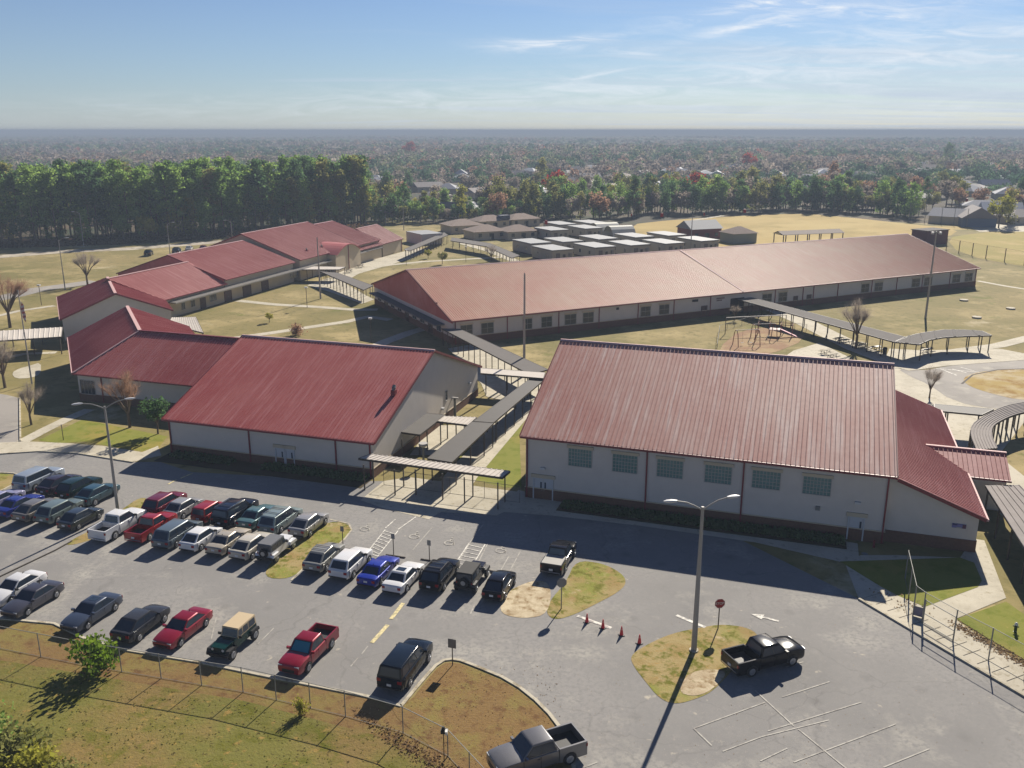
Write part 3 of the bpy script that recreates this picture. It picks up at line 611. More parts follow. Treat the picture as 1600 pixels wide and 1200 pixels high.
# --- middle hall (B)
FB = Fr(-1.1134*36, 2.7114*36, -17.9)
BW, BD, BE, BR = 26.8, 33.6, 4.23, 10.4
mid = hall('white hall with bare right gable wall and red metal roof carrying two roof vents', 'building', -17.9, FB.o.x, FB.o.y, BW, BD, BE, BR, pl=1.05)
for px, py in ((262,690),(390,690),(525,705),(579,720)):
    a, _ = FB.hit(px, py, .45); spout(mid, min(BW-.6, max(.6, a)), .45, BE)
d0, _ = FB.hit(431, 712, .45); d1, _ = FB.hit(460, 714, .45)
door(mid, d0+.1, d0+.1+(d1-d0)*.42, 2.1, b=.45, leaves=1); door(mid, d1-(d1-d0)*.42, d1-.05, 2.1, b=.45, leaves=1)
boxp(mid, 'recess', d0+.2+(d1-d0)*.42, .40, .03, d1-.2-(d1-d0)*.42, .449, 2.1, DARK)
b_, z_ = FB.hita(697, 617, BW-.45); window(mid, b_-.35, b_+.35, z_-.7, z_+.5, b=BW-.45, nx=1, nz=1, axis='b', side=1)
for px, py in ((732,600),(690,640)):
    b_, z_ = FB.hita(px, py, BW-.45); boxp(mid, 'wall_lamp', BW-.449, b_-.2, z_, BW-.1, b_+.2, z_+.25, LAMPM)
def roof_vent(t, x, y, z, s=1.0, hood=True, k=0.0):
    m = MB(); m.box(x-.25*s, y-.3*s, z-.4, x+.25*s, y+.3*s, z+.55*s); m.build('roof_vent', TRIM, t)
    if hood: m = MB(); m.tube([(x, y, z+.55*s), (x, y, z+.75*s), (x, y+.25*s, z+1.0*s)], [.22*s,.25*s,.2*s], 8); m.build('vent_cowl', STEEL, t)
for px, py in ((590,560),(615,605)):
    # on the front slope: solve for height
    z = 7.5
    for _ in range(8): a, b = FB.loc(P(px, py, z)); z = BE + (BR-BE)*b/(BD/2)
    roof_vent(mid, a, b, z, 1.0)
# B2 and E: low wings joined by a mitred corner
ZE, ZR = 4.0, 8.3
e_ = thing('school_wing', 'low white wing with bent red roof behind a bare tree, left of the middle hall', 'building', tuple(FB.o), FB.y)
r2 = [(-25.6,13.6),(-5,13.6)]; ridge = (-21.4, 22.9); k1 = (ZR-ZE)/9.3
slope(e_, [(-25.5,13.6,ZE),(.4,13.6,ZE),(.4,22.9,ZR),(-21.5,22.9,ZR)])
slope(e_, [(.4,32.2,ZE),(-17.7,32.2,ZE),(-21.5,22.9,ZR),(.4,22.9,ZR)])
q = sqrt(.5); fe = (-36.2, 37.6)
slope(e_, [(fe[0]-9.3*q,fe[1]-9.3*q,ZE),(-25.5,13.6,ZE),(-21.5,22.9,ZR),(fe[0],fe[1],ZR)])
slope(e_, [(-17.7,32.2,ZE),(fe[0]+9.3*q,fe[1]+9.3*q,ZE),(fe[0],fe[1],ZR),(-21.5,22.9,ZR)])
m = MB(); wi = [(-25.2,14.1),(.3,14.1),(.3,31.8),(-17.5,31.8),(fe[0]+8.7*q+.3,fe[1]+8.7*q-.3),(fe[0]+.3,fe[1]-.3),(fe[0]-8.7*q+.3,fe[1]-8.7*q-.3)]
hts = [ZE+.1,ZE+.1,ZE+.1,ZE+.1,ZE+.1,ZR-.2,ZE+.1]
for i in range(7):
    a, b = wi[i], wi[(i+1) % 7]; m.quad((a[0],a[1],0),(b[0],b[1],0),(b[0],b[1],hts[(i+1) % 7]),(a[0],a[1],hts[i]))
m.build('wall', WALL, e_)
boxp(e_, 'brick_plinth', -25.2, 14.02, 0, .2, 14.099, 1.1, BRICK)
bar(e_, 'hip_cap', (-21.5,22.9,ZR+.05), (-25.5,13.6,ZE+.05), .3, .1, TRIM_L); bar(e_, 'ridge_cap', (-21.5,22.9,ZR+.04), (fe[0],fe[1],ZR+.04), .5, .12, TRIM_L)
bar(e_, 'ridge_cap', (-21.5,22.9,ZR+.04), (0,22.9,ZR+.04), .4, .12, TRIM)
bar(e_, 'gutter', (-25.5,13.52,ZE-.1), (-.5,13.52,ZE-.1), .14, .2, TRIM); bar(e_, 'gutter', (-25.6,13.6,ZE-.06), (fe[0]-9.35*q,fe[1]-9.35*q,ZE-.06), .14, .2, TRIM_L)
bar(e_, 'rake_trim', (fe[0]-9.3*q,fe[1]-9.3*q,ZE-.08), (fe[0],fe[1],ZR-.08), .1, .26, TRIM); bar(e_, 'rake_trim', (fe[0]+9.3*q,fe[1]+9.3*q,ZE-.08), (fe[0],fe[1],ZR-.08), .1, .26, TRIM)
a0, _ = FB.hit(127, 608, 14.1); a1, _ = FB.hit(149, 610, 14.1); window(e_, a0, a1, 1.1, 3.0, b=14.1, nx=4, nz=1)
for px in (160, 196):
    a0, _ = FB.hit(px, 606, 14.1); spout(e_, a0, 14.1, ZE)

# --- upper-left wings (F, D1..D6) in the frame that recedes
FD = Fr(-66.02, 175.45, 72.1)
def ab(px, py, z): return FD.loc(P(px, py, z))
# F: diagonal wing with white gable towards the camera
f_ = thing('school_wing', 'angled wing with broad white gable wall facing the camera under a dark red roof', 'building', tuple(FB.o), FB.y)
n0, n1 = (-48.6,49.1), (-63.4,63.9); hw = 9.5*q; ZF = 7.8
slope(f_, [(n1[0]-hw-3,n1[1]-hw+3,3.9),(n0[0]-hw,n0[1]-hw,3.9),(n0[0],n0[1],ZF),(n1[0],n1[1],ZF)])
slope(f_, [(n0[0]+hw,n0[1]+hw,3.9),(n1[0]+hw+3.2,n1[1]+hw-3.2,3.9),(n1[0],n1[1],ZF),(n0[0],n0[1],ZF)])
m = MB(); g0 = (n0[0]-.3, n0[1]+.3); wl_ = (g0[0]-hw+.3, g0[1]-hw+.3); wr_ = (g0[0]+hw-.3, g0[1]+hw-.3)
m.quad((wl_[0],wl_[1],0),(wr_[0],wr_[1],0),(wr_[0],wr_[1],3.9),(g0[0],g0[1],ZF-.2),(wl_[0],wl_[1],3.9))
bl = (n1[0]-hw-2.6, n1[1]-hw+3.2); br = (n1[0]+hw+2.8, n1[1]+hw-3)
m.quad((bl[0],bl[1],0),(wl_[0],wl_[1],0),(wl_[0],wl_[1],3.95),(bl[0],bl[1],3.95)); m.quad((wr_[0],wr_[1],0),(br[0],br[1],0),(br[0],br[1],3.95),(wr_[0],wr_[1],3.95))
m.build('wall', WALL, f_)
bar(f_, 'ridge_cap', (n0[0],n0[1],ZF+.04), (n1[0],n1[1],ZF+.04), .5, .12, TRIM_L)
for s in (-1, 1): bar(f_, 'rake_trim', (n0[0]+s*hw,n0[1]+s*hw,3.82), (n0[0],n0[1],ZF-.08), .1, .28, TRIM)
bar(f_, 'gutter', (n1[0]-hw-3,n1[1]-hw+3,3.85), (n0[0]-hw,n0[1]-hw,3.85), .16, .2, TRIM_L)
# D blocks: a along the receding front, b to the back (left)
d_ = thing('classroom_building', 'long stepped classroom block with red roofs receding towards the pine wood', 'building', tuple(FD.o), FD.y)
def dblock(a0, a1, bf, bm, ze, zr, end0='metal', end1='wall', a0r=None, seams=True, b1=None):
    """gabled block: front eave at b=bf (right side), ridge bm"""
    b1 = b1 if b1 is not None else 2*bm-bf; a0r = a0 if a0r is None else a0r
    slope(d_, [(a0,bf,ze),(a1,bf,ze),(a1,bm,zr),(a0r,bm,zr)]); slope(d_, [(a1,b1,ze),(a0,b1,ze),(a0r,bm,zr),(a1,bm,zr)])
    m = MB(); m.quad((a0+.3,bf+.5,0),(a1-.3,bf+.5,0),(a1-.3,bf+.5,ze),(a0+.3,bf+.5,ze)); m.build('wall', WALL2, d_); m = MB(); m.quad((a1-.3,b1-.5,0),(a0+.3,b1-.5,0),(a0+.3,b1-.5,ze),(a1-.3,b1-.5,ze)); m.build('wall', WALL2, d_)
    for aa, kind, s in ((a0, end0, 1), (a1, end1, -1)):
        if kind is None: continue
        x = aa + s*(.3 if kind == 'wall' else .02)
        m = MB(); m.quad((x,bf+.4,0),(x,b1-.4,0),(x,b1-.4,ze-.02),(x,bm,zr-.17),(x,bf+.4,ze-.02)); m.build('end_wall', WALL2 if kind == 'wall' else ROOF, d_)
        for bb in (bf, b1): bar(d_, 'rake_trim', (aa-s*.05,bb,ze-.06), (aa-s*.05,bm,zr-.06), .1, .24, TRIM)
    bar(d_, 'ridge_cap', (a0r,bm,zr+.04), (a1,bm,zr+.04), .5, .12, TRIM_L); bar(d_, 'gutter', (a0,bf-.08,ze-.1), (a1,bf-.08,ze-.1), .14, .2, TRIM)
dblock(-2.5, 18, 1.4, 11, 4.0, 8.3, end0=None, end1=None, a0r=-6.5)
dblock(17.6, 46, 1.4, 15.8, 4.9, 9.6, end0='metal', end1='wall')
dblock(47.6, 80, .9, 17.3, 5.2, 11.0, end0='wall', end1='metal')
dblock(80.1, 93, 1.2, 16.6, 5.2, 10.1, end0=None, end1='metal')
dblock(93.2, 107, .4, 9, 3.95, 8.0, end0=None, end1='metal', b1=18)
dblock(76, 93, .3, 4.5, 3.9, 5.4, end0=None, end1='wall')
# segmental entrance front
m = MB(); n = 10; x0, x1 = 61.5, 75.5
arc = [(x0+(x1-x0)*i/n, 4.6+2.2*sin(pi*i/n)) for i in range(n+1)]
for (xa, za), (xb, zb) in zip(arc, arc[1:]): m.quad((xa,-1.2,0),(xb,-1.2,0),(xb,-1.2,zb),(xa,-1.2,za))
m.quad((x0,4,0),(x0,-1.2,0),(x0,-1.2,arc[0][1]),(x0,4,arc[0][1])); m.quad((x1,-1.2,0),(x1,4,0),(x1,4,arc[-1][1]),(x1,-1.2,arc[-1][1])); m.build('entrance_wall', WALL2, d_)
m = MB()
for (xa, za), (xb, zb) in zip(arc, arc[1:]): m.quad((xa,-1.6,za+.1),(xb,-1.6,zb+.1),(xb,9,zb+.1+.3),(xa,9,za+.1+.3)); m.quad((xa,-1.6,za-.12),(xb,-1.6,zb-.12),(xb,-1.6,zb+.1),(xa,-1.6,za+.1))
m.build('entrance_roof', ROOF, d_)
boxp(d_, 'downspout', 68.4, -1.36, .2, 68.6, -1.21, 6.6, TRIM)
# awning along the front and the wall beneath it
m = MB(); m.box(-1, 0, 3.05, 81.5, 1.85, 3.25); m.box(81.5, -.4, 3.05, 92, 1.2, 3.2); m.build('awning', AW_G, d_)
m = MB(); m.box(-1.1, -.12, 3.0, 81.6, -.002, 3.32); m.build('awning_edge', FRAME_W, d_)
for (x0, x1, y0, y1, dr) in [(284,289,475,484,0),(298.5,304.5,471,479,0),(313.5,321,466.5,483,1),(328,338,462.5,471,0),(351,361.5,456,470,1),(380,392,448,463,1),(409,419,440,454,1),(453.5,475.5,427.5,438,0),(506,510,417,421,0),(514,521,412,421,1),(523,527,411,419,1),(529,534,409,416,1)]:
    bb = 1.88; u0 = FD.hit(x0, (y0+y1)/2, bb)[0]; u1 = FD.hit(x1, (y0+y1)/2, bb)[0]
    if dr: door(d_, u0, u1, 2.15, b=bb, leaves=2, m=mat('brown_door', hexc(86,66,58), .6), head=False, glass=False)
    else: window(d_, u0, u1, 1.0, 2.3, b=bb, nx=2, nz=1)
for px, py in ((263,414),(460,396),(573,391),(555,397)):
    a, b = ab(px, py, 7 if px < 400 else 6); roof_vent(d_, a, max(b, 4), 6.4 if px < 400 else 6.0, .9)

# --- long classroom building (C)
FC = Fr(-.2879*36, 4.2009*36, 26.8)
CW, CD, CE, CR = 136.6, 43.75, 4.4, 10.34
lng = hall('very long low classroom building with pale red ribbed roof and dark left gable', 'building', 26.8, FC.o.x, FC.o.y, CW, CD, CE, CR, pl=1.3, rm=ROOF_SHEEN_M, rh=.08)
m = MB(); m.quad((.35,CD-.4,CE-.6),(.35,.4,CE-.6),(.35,.4,CE),(.35,CD/2,CR-.18),(.35,CD-.4,CE)); m.build('gable_cladding', ROOF, lng)
m = MB(); m.box(-1.6, 4, 2.9, .3, CD-3, 3.1); m.build('awning', AW_G, lng)
for i in range(9):
    y = 6 + i*4.1
    if i % 3 == 1: door(lng, y, y+1.9, 2.2, b=.45-.02, axis='b', side=-1, m=mat('brown_door', hexc(86,66,58), .6), head=False)
    else: window(lng, y, y+2.0, 1.3, 2.6, b=.45-.02, nx=2, nz=1, axis='b', side=-1)
for x0, x1 in [(720,738),(752,771),(817,831),(846,862),(882.5,900),(911,927),(1001,1016),(1030,1045),(1191,1205),(1216,1229),(1345,1357),(1366,1378),(1424,1436),(1443,1455),(1487.5,1499),(1507,1518)]:
    yy = 534 - (((x0+x1)/2)-709)*.0972 - 16; a0 = FC.hit(x0, yy, .45)[0]; a1 = FC.hit(x1, yy, .45)[0]; window(lng, a0, a1, 1.5, 3.35, b=.45, nx=2, nz=2, head=True)
for px in (792.5,873,936,997,1053,1110,1211,1254.5,1271,1309,1362,1401,1441,1484):
    spout(lng, FC.hit(px, 510-(px-709)*.097, .45)[0], .45, CE)
spout(lng, .8, .45, CE); spout(lng, CW-.8, .45, CE)
for x0, x1 in ((963,967),(1081,1090)):
    a0 = FC.hit(x0, 480, .45)[0]; a1 = FC.hit(x1, 478, .45)[0]; boxp(lng, 'louvre', a0, .36, 3.3, a1, .449, 3.75, DARK)
for x0, x1 in ((1096,1104),(1240,1245.5),(1260.5,1266.5)):
    a0 = FC.hit(x0, 484 if x0 < 1200 else 468, .45)[0]; a1 = FC.hit(x1, 484 if x0 < 1200 else 468, .45)[0]; door(lng, a0, a1, 2.2, b=.45, leaves=1, m=mat('brown_door', hexc(86,66,58), .6), head=False)
a0 = FC.hit(1141, 476, .45)[0]; a1 = FC.hit(1162, 474, .45)[0]; boxp(lng, 'recess', a0, .36, .05, a1, .449, 3.2, DARK)
a0 = FC.hit(1119, 473, .45)[0]; a1 = FC.hit(1132, 472, .45)[0]
for i in range(9): boxp(lng, 'letter', a0+(a1-a0)*i/9, .38, 3.35, a0+(a1-a0)*(i+.62)/9, .449, 3.62, mat('brown_letter', hexc(110,84,80), .7))
for i in range(6): boxp(lng, 'letter', a0+(a1-a0)*(i+.3)/9, .38, 2.95, a0+(a1-a0)*(i+.92)/9, .449, 3.2, MATS['brown_letter'])
# expansion cap across the slope and vents
z = 4.4; ar = FC.loc(P(1062, 391, CR))[0]
bar(lng, 'expansion_cap', (ar, 0.05, CE+.06), (ar, CD/2-.3, CR+.06), .3, .1, TRIM_L)
for px, py, s in ((720,423,1),(682,463,.5),(852,466,1),(909,409,1),(1029,451,1),(982,466,.4),(1094,444,.5),(1156,439,1),(847,409,.4),(1498,407,.9),(898,431,.4)):
    z = 7.0
    for _ in range(8): a, b = FC.loc(P(px, py, z)); z = CE + (CR-CE)*b/(CD/2)
    roof_vent(lng, a, b, z, .95*s, hood=False)
# dark roof-top box at the far ridge end stands behind it
k_ = thing('equipment_screen', 'dark maroon box structure standing behind the far right end of the long roof', 'structure', tuple(P(1451,381)), FC.y)
boxp(k_, 'wall', -5, -3, 0, 5, 3, 4.6, mat('maroon_wall', hexc(84,34,44), .8)); boxp(k_, 'roof', -5.3, -3.3, 4.6, 5.3, 3.3, 4.8, AW_G)

# ------------------------------------------------------------------ covered walkways
def canopy(label, E1, E2, z=3.0, m=None, ribs='across', pitch=.6, gap=3.6, posts=None, th=.16, both=True, group=None, pm=None, tilt=0.0, braces=False):
    """flat walkway roof between two edge lines; posts under the edges"""
    m = m or AW_G; pm = pm or POLE_B; c = (E1[0]+E2[0])/2; org = Vector((c.x, c.y, 0)); t = thing('covered_walkway', label, 'walkway roof', tuple(org), 0, group)
    E1 = [Vector((p.x, p.y, z+tilt))-org for p in E1]; E2 = [Vector((p.x, p.y, z))-org for p in E2]
    r = MB(); dz = Vector((0,0,th))
    for i in range(len(E1)-1):
        a, b, c_, d = E1[i], E1[i+1], E2[i+1], E2[i]
        if (b-a).cross(d-a).z < 0: r.quad(a, d, c_, b); r.quad(a-dz, b-dz, c_-dz, d-dz)
        else: r.quad(a, b, c_, d); r.quad(a-dz, d-dz, c_-dz, b-dz)
    ro = r.build('roof', m, t)
    f = MB()
    for L, s in ((E1, 1), (E2, -1)):
        for i in range(len(L)-1): f.beam(L[i]-dz*.55, L[i+1]-dz*.55, .07, th*1.35)
    for i in (0, -1): f.beam(E1[i]-dz*.55, E2[i]-dz*.55, .07, th*1.3)
    f.build('fascia', pm, t)
    rb = MB(); up = Vector((0,0,.06))
    if ribs == 'across':
        for i in range(len(E1)-1):
            L = ((E1[i+1]-E1[i]).length + (E2[i+1]-E2[i]).length)/2; n = max(1, int(L/pitch))
            for k in range(n):
                s = (k+.5)/n; p = E1[i].lerp(E1[i+1], s); q_ = E2[i].lerp(E2[i+1], s); h = (E1[i+1]-E1[i]).normalized()*pitch*.13
                rb.quad(p-h, q_-h, q_-h*.6+up, p-h*.6+up); rb.quad(p-h*.6+up, q_-h*.6+up, q_+h*.6+up, p+h*.6+up); rb.quad(p+h*.6+up, q_+h*.6+up, q_+h, p+h)
    elif ribs == 'along':
        W = (E1[0]-E2[0]).length; n = max(2, int(W/pitch))
        for k in range(n+1):
            s = k/n
            for i in range(len(E1)-1):
                p = E1[i].lerp(E2[i], s); q_ = E1[i+1].lerp(E2[i+1], s); h = (E1[i]-E2[i]).normalized()*.06
                rb.quad(p-h, q_-h, q_-h*.6+up, p-h*.6+up); rb.quad(p-h*.6+up, q_-h*.6+up, q_+h*.6+up, p+h*.6+up); rb.quad(p+h*.6+up, q_+h*.6+up, q_+h, p+h)
    if rb.f: rb.build('roof_rib', m, ro, kind='stuff')
    zt = z - th; spots = []
    if posts is not None: spots = [P(*p)-org for p in posts]
    else:
        for L in ((E1, E2) if both is True else ((E1,) if both == 1 else (E2,))):
            for i in range(len(L)-1):
                n = max(1, round((L[i+1]-L[i]).length/gap))
                for k in range(n): spots.append(L[i].lerp(L[i+1], (k+.25)/n))
            spots.append(L[-1]+(L[-2]-L[-1]).normalized()*.3)
    cen = sum((E1+E2), Vector())/(2*len(E1)); pmesh = MB(); pmesh.box(-.065,-.065,0,.065,.065,zt); me = pmesh.mesh('post', pm)
    for s in spots:
        link('post', me, t, loc=(s.x, s.y, 0))
    return t
G_W = 'covered walkways between the school buildings'
canopy('pale ribbed walkway roof running crosswise in front between white hall and gymnasium', PP((560,716),(785,746),z=3.0), PP((580,709),(797,736),z=3.0), 3.0, AW_W, pitch=.55,
       posts=[(570,766),(617.5,774),(650,774),(692,781),(726,787),(778,796),(584,755),(631,760),(662,758),(739,776),(789,785)])
canopy('dark flat walkway roof, lower wide section behind the pale cross roof', PP((668,716),(738,659),z=2.95), PP((706,722),(771,661),z=2.95), 2.95, AW_D, ribs=None, gap=4)
canopy('dark walkway roof with thin white line, running up beside the gymnasium gable', PP((740,658),(829,591),z=2.8), PP((771,660),(850,593),z=2.8), 2.8, AW_D, ribs=None, gap=3.4)
canopy('short pale ribbed roof linking the white hall door to the dark walkway', PP((682,658),(731,664),z=2.9), PP((692,650),(745,652),z=2.9), 2.9, AW_W, pitch=.5, gap=2.6)
canopy('dark flat entrance roof against the gable wall of the white hall', PP((621,674),(656,679),z=2.9), PP((664,645),(696,648),z=2.9), 2.9, AW_D, ribs=None, posts=[(656,712),(668,705),(629,722)])
canopy('pale walkway roof between the far corner of the white hall and the gymnasium', PP((751,583),(849,591),z=3.1), PP((751,575),(852,582),z=3.1), 3.1, AW_W, ribs=None, gap=3)
canopy('long grey walkway roof running diagonally from the long building corner', PP((690,513),(829,585),z=3.0), PP((719,514),(856,577),z=3.0), 3.0, AW_G, pitch=2.4, ribs=None, gap=2.3, both=1)
canopy('grey walkway roof crossing the courtyard between the two classroom buildings', PP((500,424),(568,453),z=3.0), PP((527,426),(583,446),z=3.0), 3.0, AW_G, ribs=None, gap=2.4)
canopy('white walkway roof beside the awning of the stepped classroom block', PP((472,421),(530,421),z=3.0), PP((480,416),(540,417),z=3.0), 3.0, AW_W, ribs=None, gap=6)
canopy('white ribbed walkway roof running left past the flagpole', PP((-90,538),(96,526),z=3.0), PP((-90,522),(98,511),(130,508),z=3.0)[:2], 3.0, AW_W, pitch=.75, gap=5)
canopy('white striped walkway roof between the two low wings', PP((262,506),(318,520),z=2.9), PP((268,496),(306,495),z=2.9), 2.9, AW_W, pitch=.6, gap=5)
canopy('pale walkway roof sloping away from the middle of the long building', PP((1151,467),(1397,534),z=3.0), PP((1172,464),(1417,527),z=3.0), 3.0, AW_G, ribs=None, gap=3.1, both=True, tilt=.0)
canopy('grey hooked end roof of the bus shelter walkway with dark panels', PP((1397,534),(1436,538),(1452,531),(1474,527),(1510,525),(1550,524),z=3.0), PP((1413,527),(1430,522),(1446,519),(1474,515),(1506,515),(1535,517),z=3.0), 3.0, AW_G, pitch=2.2, gap=3.0)
canopy('dark straight walkway roof behind the annex on the right', PP((1460,641),(1534,648),z=3.0), PP((1460,631),(1553,639),z=3.0), 3.0, AW_D, ribs=None, gap=4.5)
o_ = smooth_poly(PP((1640,622),(1600,629),(1573,634),(1553,642),(1534,652),(1518,664),(1517,680),(1526,702),z=3.1), False, 1)
i_ = smooth_poly(PP((1640,637),(1600,644),(1582,649),(1566,656),(1553,664),(1549,672),(1550,683),(1558,700),z=3.1), False, 1)
canopy('curved pale ribbed walkway roof at the right edge', o_, i_, 3.1, AW_R, ribs='along', pitch=.6, gap=2.4)
canopy('light grey ribbed walkway roof with bright panels below the red porch gable', PP((1540,759),(1680,980),z=3.0), PP((1592,758),(1790,960),z=3.0), 3.0, AW_R, ribs='along', pitch=.5, gap=4.5)

# ------------------------------------------------------------------ cars
CARP = {}
def paint(name, rgb, metal=.25, rough=.32):
    if name not in CARP: CARP[name] = mat('car_paint_' + name, rgb, .13 if max(rgb) < .05 else rough, 0 if max(rgb) < .05 else metal, .28 if max(rgb) < .05 else .5, coat=0 if max(rgb) < .05 else .5)
    return CARP[name]
RIM = mat('wheel_rim', hexc(170,172,176), .35, metal=.7); RIMD = mat('dark_wheel_rim', hexc(60,60,64), .4, metal=.6)
HL = mat('headlight_glass', hexc(200,205,210), .15); TLM = mat('taillight_red', hexc(140,16,22), .25); CHROME = mat('chrome_trim', hexc(190,190,192), .2, metal=.9)
BLK = mat('black_plastic', hexc(26,26,28), .6); PLATE = mat('license_plate', hexc(210,212,214), .5); SHADE = mat('windscreen_sunshade', hexc(30,120,140), .4)
SPEC = {  # L, W, H, belt, hood front z, cowl z, cabin base front/rear y, cabin top front/rear y, tail z, wheel r
 'sedan': (4.8,1.84,1.46,.95,.78,.97,1.05,-1.75,.25,-.95,.98,.33), 'hatch': (4.3,1.78,1.53,.97,.82,1.0,1.1,-1.95,.4,-1.15,1.0,.32),
 'coupe_suv': (4.65,1.86,1.62,1.05,.92,1.09,1.1,-2.2,.4,-1.2,1.1,.35), 'suv': (4.8,1.92,1.76,1.12,1.0,1.15,1.05,-2.32,.38,-1.78,1.12,.37), 'big_suv': (5.3,2.02,1.92,1.22,1.12,1.25,1.25,-2.58,.6,-2.35,1.22,.40),
 'minivan': (5.1,1.98,1.76,1.02,.88,1.07,1.55,-2.48,.65,-2.0,1.04,.34), 'pickup': (5.75,2.0,1.92,1.22,1.13,1.26,1.35,-.95,.65,-.72,1.25,.40), 'small_pickup': (5.3,1.9,1.78,1.12,1.02,1.15,1.2,-.8,.55,-.6,1.14,.37), 'short_suv': (4.0,1.76,1.66,1.02,.86,1.06,.85,-1.94,.3,-1.75,1.02,.33)}
def loft(mb, sts, m=0):
    idx = []
    for y, hw, z0, zs, zc in sts:
        i = len(mb.v); c = [(-hw*.93,z0),(-hw,z0+.16),(-hw,z0+(zs-z0)*.62),(-hw*.965,zs-.03),(-hw*.86,zs+.0),(-hw*.45,zc),(hw*.45,zc),(hw*.86,zs+.0),(hw*.965,zs-.03),(hw,z0+(zs-z0)*.62),(hw,z0+.16),(hw*.93,z0)]
        mb.v += [(x, y, z) for x, z in c]; idx.append(i)
    n = 12
    for a, b in zip(idx, idx[1:]):
        for q_ in range(n): mb.f.append((a+q_, a+(q_+1) % n, b+(q_+1) % n, b+q_)[::-1]); mb.mi.append(m)
    mb.f.append(tuple(idx[0]+q_ for q_ in range(n))[::-1]); mb.mi.append(m); mb.f.append(tuple(idx[-1]+q_ for q_ in range(n))); mb.mi.append(m)
def wheel(t, x, y, r, rim):
    w = MB(); s = 1 if x > 0 else -1; w.tube([(-.11,0,0),(-.1,0,0),(.1,0,0),(.11,0,0)], [r*.9,r,r,r*.9], 16); o = w.build('wheel', RUB, t, smooth=40, loc=(x, y, r))
    k = MB(); k.tube([(s*.1,0,0),(s*.118,0,0)], [r*.64,r*.6], 14)
    for i in range(5): a = 2*pi*i/5; k.beam((s*.122, 0, 0), (s*.122, r*.58*cos(a), r*.58*sin(a)), .05, .012)
    k.build('rim', rim, o)
def car(kind, pname, rgb, label, px, py, end='rear', ang=72.2, cat='car', group=None, metal=.25, roof=None, rack=False, shade=False, rim=None, glass=None, at=None, sunroof=False, bed=True, bedcover=None):
    """px,py: pixel of the ground under the middle of the near end; end says which end that is"""
    L, W, H, belt, hz, cz, cbf, cbr, ctf, ctr, tz, r = SPEC[kind]; pm = paint(pname, rgb, metal)
    p = P(px, py); hd = Vector((cos(R(ang)), sin(R(ang)), 0)); c = p + hd*(L/2)
    rz = R(ang)-pi/2 if end == 'rear' else R(ang)+pi/2
    nm = {'sedan':'parked_sedan','hatch':'parked_hatchback','coupe_suv':'parked_crossover','suv':'parked_suv','big_suv':'parked_suv','minivan':'parked_minivan','pickup':'pickup_truck','small_pickup':'pickup_truck','short_suv':'parked_suv'}[kind]
    t = thing(nm, ' '.join(label.split()[:16]), cat, (c.x, c.y, Zr+.012), rz + random.uniform(-.02,.02), group)
    hw = W/2; z0 = .24 if kind in ('sedan','hatch','minivan') else .33; pk = 'pickup' in kind
    b = MB(); f = L/2
    st = [(-f,hw*.86,z0+.12,tz*.93-.06,tz*.95-.04),(-f+.12,hw*.95,z0+.02,tz-.02,tz+.0),(-f+.5,hw,z0,tz+.01,tz+.03)] if not pk else [(cbr-.02,hw,z0,belt,belt+.01)]
    if kind == 'sedan': st += [(cbr,hw,z0,belt+.02,tz+.05)]
    st += [(cbr+.4 if not pk else -.3,hw,z0,belt,belt+.01),(0,hw,z0,belt-.01,belt),(cbf,hw*.99,z0,cz-.03,cz),(f-.75,hw*.97,z0,(cz+hz)/2+.02,(cz+hz)/2+.09),(f-.25,hw*.95,z0,hz,hz+.04),(f-.09,hw*.91,z0+.03,hz-.05,hz-.02),(f-.01,hw*.84,z0+.08,hz-.16,hz-.14),(f,hw*.80,z0+.14,hz-.30,hz-.28)]
    loft(b, st)
    # painted cabin
    bt = hw*.90; tp = hw*.74 if kind in ('sedan','hatch','coupe_suv') else hw*.77; zb = belt-.06; zt = H-.05
    B = [(-bt,cbr,zb),(bt,cbr,zb),(bt,cbf,zb),(-bt,cbf,zb)]; T = [(-tp,ctr,zt),(tp,ctr,zt),(tp,ctf,zt),(-tp,ctf,zt)]
    b.hexa(B+T)
    T2 = [(-tp*.9,ctr+.1,H),(tp*.9,ctr+.1,H),(tp*.9,ctf-.12,H),(-tp*.9,ctf-.12,H)]
    b.hexa(T+T2) if roof is None else None
    body = b.build('body', pm, t, smooth=48); bv = body.modifiers.new('soft_edges', 'BEVEL'); bv.width = .045; bv.segments = 2; bv.limit_method = 'ANGLE'; bv.angle_limit = R(24)
    for s in (1, -1):
        for ys in ((cbf-.05, (cbf+cbr)/2, cbr+.25) if not pk else (cbf-.05, (cbf+cbr)/2)):
            k = MB(); x0, x1 = sorted((s*hw*.97, s*(hw+.004))); k.box(x0, ys-.012, z0+.12, x1, ys+.012, belt-.08); k.build('door_seam', BLK, t)
            if ys != cbf-.05: k = MB(); x0, x1 = sorted((s*hw, s*(hw+.03))); k.box(x0, ys+.06, belt-.2, x1, ys+.24, belt-.16); k.build('door_handle', pm, t)
    if roof is not None: k = MB(); k.hexa(T+T2); k.hexa([(x*1.01, y, z-.14) for x, y, z in T]+[(x*1.012, y, z+.004) for x, y, z in T]); k.build('roof_panel', roof, t)
    g = glass or GLASS_D
    def pane(name, a, b_, c_, d, m0=.07, mt=.06, mb_=.10, off=.012, mm=None):
        a, b_, c_, d = map(Vector, (a, b_, c_, d))
        def pt(u, v): return a.lerp(b_, u).lerp(d.lerp(c_, u), v)
        n = (b_-a).cross(d-a).normalized()*off; k = MB(); k.quad(*[pt(u, v)+n for u, v in ((m0, mb_), (1-m0, mb_), (1-m0*1.1, 1-mt), (m0*1.1, 1-mt))])
        return k.build(name, mm or g, t)
